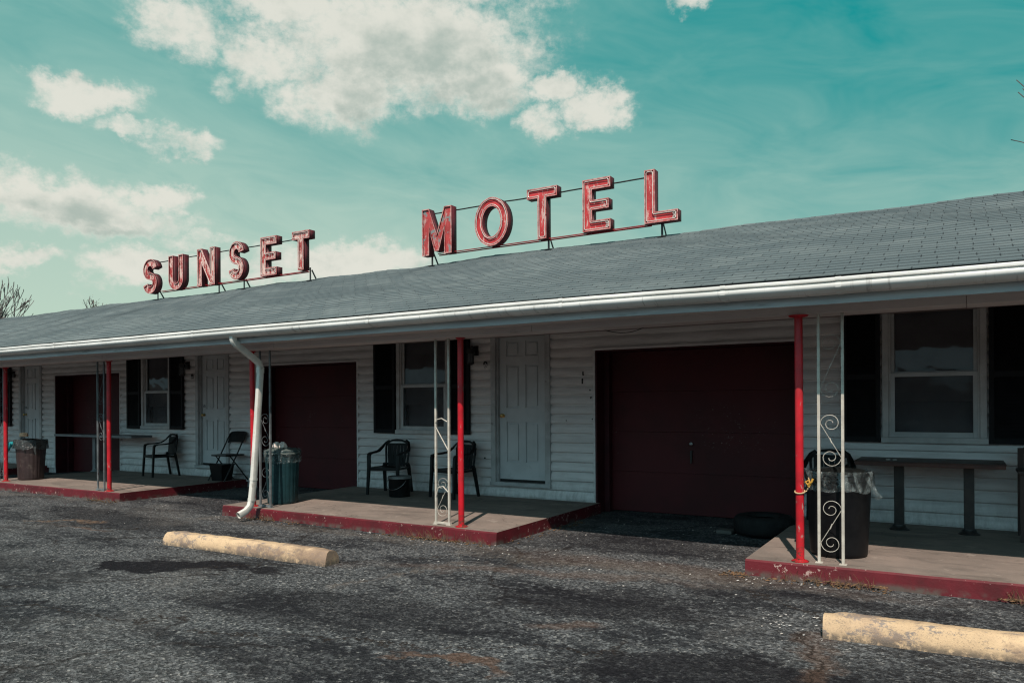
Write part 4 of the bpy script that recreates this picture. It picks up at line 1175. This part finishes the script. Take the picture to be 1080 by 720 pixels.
# ------------------------------------------------------------------ bare trees
def bare_tree(X, Y, H, r0, seed, label, spread=.6, depth=6, buds=False, lean=(0, 0), tmin=.006):
    rr = random.Random(seed); root = empty('bare_tree', (X, Y, 0)); tag(root, label, 'tree')
    T = MB(); C = MB(); tips = []
    def grow(p, d, L, r, lv):
        n = 4; pts = [p]; q_ = p; dd = d
        for i in range(n):
            dd = (dd+Vector((rr.uniform(-1, 1), rr.uniform(-1, 1), rr.uniform(-.5, .9)))*.16).normalized(); q_ = q_+dd*L/n; pts.append(q_)
        r1 = max(r*.62, tmin)
        (T if lv < 2 else C).tube(pts, [r+(r1-r)*i/n for i in range(n+1)], 7 if lv < 2 else (4 if lv < 4 else 3), cap=False)
        if lv >= depth: tips.append(q_); return
        k = 3 if lv < 3 else rr.choice((2, 3, 3))
        for i in range(k):
            a = rr.uniform(0, 6.28) + i*2.1; t = rr.uniform(.35, 1.0) if i else 1
            base = pts[min(n, max(1, int(t*n)))]
            o_ = dd.orthogonal().normalized(); o_.rotate(Matrix.Rotation(a, 3, dd))
            nd = (dd+o_*rr.uniform(.35, 1.0)*spread*(1 if i else .5)+Vector((0, 0, .12))).normalized()
            grow(base, nd, L*rr.uniform(.62, .84), max(r1*rr.uniform(.6, .85), tmin), lv+1)
    grow(Vector((X, Y, -.1)), Vector((lean[0], lean[1], 1)).normalized(), H*.27, r0, 0)
    top_ = max(v.co.z for v in C.bm.verts); k_ = H/top_
    for q_ in (T, C): bmesh.ops.transform(q_.bm, matrix=Matrix.Translation((X, Y, 0)) @ Matrix.Diagonal((k_, k_, k_, 1)) @ Matrix.Translation((-X, -Y, 0)), verts=q_.bm.verts)
    tips = [Vector((X, Y, 0))+(p-Vector((X, Y, 0)))*k_ for p in tips]
    T.build('trunk', M['bark'], root, True, fix=False); C.build('crown', M['twig'], root, True, fix=False)
    if buds:
        w = MB()
        for p in tips:
            for i in range(3):
                c = p+Vector([rr.uniform(-.12, .12) for _ in range(3)]); s = .05
                w.poly([c+Vector([rr.uniform(-s, s) for _ in range(3)]) for _ in range(3)])
        w.build('buds', M['bud'], root, fix=False)
    return root
bare_tree(-44.0, 20.2, 8.7, .28, 4, 'bare grey tree beyond the left end of the roof', .62, 6, tmin=.014)
bare_tree(-39.0, 23.2, 7.25, .16, 12, 'small reddish budding tree just showing over the roof ridge', .7, 6, buds=True, tmin=.012)
bare_tree(5.1, 24.5, 13.5, .30, 21, 'bare tree with fine twigs at the right edge behind the roof', .6, 6, tmin=.012)

w = MB()
for i in range(70):
    X = -90+180*i/69+rnd.uniform(-1, 1); Y = -42+rnd.uniform(-4, 4); h = rnd.uniform(2.2, 4.6); r_ = rnd.uniform(2, 3.6)
    b_ = bmesh.new(); bmesh.ops.create_icosphere(b_, subdivisions=2, radius=1)
    for v in b_.verts:
        k = 1+.5*noise.noise(v.co*2.2+Vector((i, 0, 0)))
        v.co = Vector((X+v.co.x*k*r_, Y+v.co.y*k*r_, h*.45+v.co.z*k*h*.55))
    w.merge(b_)
tag(w.build('far_woods', simple('woods', (.055, .048, .042), (.03, .028, .024), 2, .95), None, True), 'bare brown woods across the road', None, kind='stuff')

# ------------------------------------------------------------------ world: sky and clouds
SUN = Vector((.25, -.75, 1.0)).normalized()
el = math.asin(SUN.z); az = math.atan2(SUN.x, SUN.y)
W = bpy.data.worlds.new('World'); sc.world = W; W.use_nodes = True
nt = W.node_tree; N = NT(nt); bg = nt.nodes['Background']
sky = N.new('ShaderNodeTexSky'); sky.sky_type = 'NISHITA'; sky.sun_disc = False
sky.sun_elevation = el; sky.sun_rotation = az; sky.air_density = 1.0; sky.dust_density = 1.0; sky.ozone_density = 1.0
dirn = N.new('ShaderNodeTexCoord').outputs['Generated']
x, y, z = N.xyz(dirn)
azd = S(nt, x.v)._m('ARCTAN2', y)*57.2958
hyp = (x*x+y*y).sqrt()
eld = z._m('ARCTAN2', hyp)*57.2958
# flat pair of coordinates in degrees, used for cloud shapes
ca = azd/10; ce = eld/10
cv = N.comb(ca, ce, 0.0)
w1 = N.noise(N.scale(cv, (1, 1.25, 1)), 1.7, 3, .60, color=True)
w2 = N.noise(N.scale(cv, (1, 1.2, 1)), 7.0, 4, .66, color=True)
a1, b1, _ = N.xyz(w1); a2, b2, _ = N.xyz(w2)
ax = azd+(a1-.5)*7.5+(a2-.5)*3.0
ex = eld+(b1-.5)*4.0+(b2-.5)*2.2
axy = N.comb(ax, ex, 0.0)
blobs = [(-39.0, 25.2, 9.4, 3.5, 1), (-43.5, 22.3, 3.8, 2.3, 1), (-46.6, 27.2, 4.8, 1.4, .9), (-48.9, 24.1, 2.8, 1.9, .8), (-34.0, 23.0, 4.3, 1.8, 1), (-27.4, 22.7, 2.2, 1.1, .9), (-24.7, 21.4, 2.3, 1.2, .9), (-28.7, 20.7, 1.6, 0.9, .7), (-54.6, 25.3, 3.0, 2.0, .8), (-51.8, 21.8, 1.3, 1.0, .45), (-60.9, 19.9, 2.6, 1.0, .9), (-57.7, 18.4, 1.8, 0.6, .6), (-54.2, 17.8, 2.4, 0.7, .65), (-62.3, 13.3, 5.2, 1.6, 1.05), (-55.8, 14.0, 1.8, 1.0, .9), (-60.1, 12.4, 6.4, 0.9, .7), (-64.3, 9.4, 2.6, 0.7, .8), (-57.9, 9.5, 2.4, 1.3, .95), (-53.7, 11.3, 3.1, 0.6, .5), (-43.0, 10.6, 5.4, 1.4, .95), (-50.5, 9.6, 7.4, 0.9, .6), (-17.4, 27.6, 1.7, 0.7, .7), (-37, 31, 12, 3, 1), (-60, 33, 7, 2, .8), (10, 40, 12, 4, .6), (20, 15, 6, 2, .9)]
dens = None; low = None
for i, (A, E_, ra, re, k) in enumerate(blobs):
    f = N.ell(axy, (A, E_), (ra, re)).ramp(1.7, .3)*k
    dens = f if dens is None else dens.max(f)
    if i in (0, 1, 4, 13, 15):
        g_ = N.ell(axy, (A+.6, E_-re*.35), (ra*.8, re*.9)).ramp(1.2, .0)
        low = g_ if low is None else low.max(g_)
det = N.noise(N.scale(cv, (1, 1.3, 1)), 9, 5, .68)
cl = (dens*1.12+(det-.5)*1.15*dens.ramp(0, .35))
cov = cl.ramp(.04, .98)
# sky colour: Nishita tinted toward the teal of the film grade, whitening down to the horizon and with cirrus veils
lum = N.mix(1.0, sky.outputs[0], (.62, 1.25, .80), 'MULTIPLY')
veil1 = N.noise(N.comb(ca*.5+ce*-.9, ce*2.0+ca*.55, .3), 1.5, 4, .6, .6)
south_fill = y.ramp(.15, -.35)
base_w = (eld.ramp(30, 5)*.62+(azd*-1).ramp(-8, 60)*.58)
wv_ = (base_w+(veil1-.5)*.9).max(0.0).min(1.0)
pale = N.mix(eld.ramp(4, 26), (5.4, 6.5, 5.5), (2.9, 5.4, 4.8))
deep = (.03, 3.0, 3.05)
skc = N.mix(wv_, deep, pale)
skc = N.mix(.14, skc, lum)
shade = (low*.75+(N.noise(N.scale(cv, (1, 1.4, 1)), 3.2, 4, .62)-.5)*1.9+(b2-.5)*.7-.02)
clc = N.mix(shade.ramp(-.15, 1.0), (7.7, 7.6, 6.8), (4.2, 4.9, 4.4))
skc = N.mix(cov*.94, skc, clc)
skc = N.mix(south_fill, skc, N.mix(eld.ramp(5, 14), (2.4, 3.6, 4.0), (4.0, 7.6, 8.8)))  # unseen sky behind the camera, brightened teal to fill the shaded porch wall
skc = N.mix(eld.ramp(38, 60), skc, (1.1, 2.4, 2.8))
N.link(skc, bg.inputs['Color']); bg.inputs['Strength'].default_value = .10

sun = bpy.data.lights.new('sun', 'SUN'); sun.energy = 4.9; sun.angle = R(.53); sun.color = (1, .87, .77)
so = bpy.data.objects.new('sun', sun); col.objects.link(so)
so.rotation_euler = SUN.to_track_quat('Z', 'Y').to_euler(); so.location = (5, -10, 20)

# ------------------------------------------------------------------ camera
cam = bpy.data.cameras.new('camera'); co = bpy.data.objects.new('camera', cam); col.objects.link(co)
cam.sensor_width = 36; cam.lens = 36*792/1080; cam.shift_y = 67/1080
cam.clip_end = 2000; cam.clip_start = .05
co.location = (0, 0, 1.41); co.rotation_euler = (R(90), R(.35), R(31.06))
sc.camera = co
sc.render.resolution_x = 1024; sc.render.resolution_y = 682
vs_ = sc.view_settings; vs_.view_transform = 'Standard'; vs_.look = 'None'; vs_.exposure = 0; vs_.gamma = 1
sc.cycles.max_bounces = 5; sc.cycles.diffuse_bounces = 3; sc.cycles.glossy_bounces = 2; sc.cycles.transparent_max_bounces = 8
W.cycles.sampling_method = 'MANUAL'; W.cycles.sample_map_resolution = 256
sc.cycles.filter_width = 1.2
sc.cycles.caustics_reflective = False; sc.cycles.caustics_refractive = False
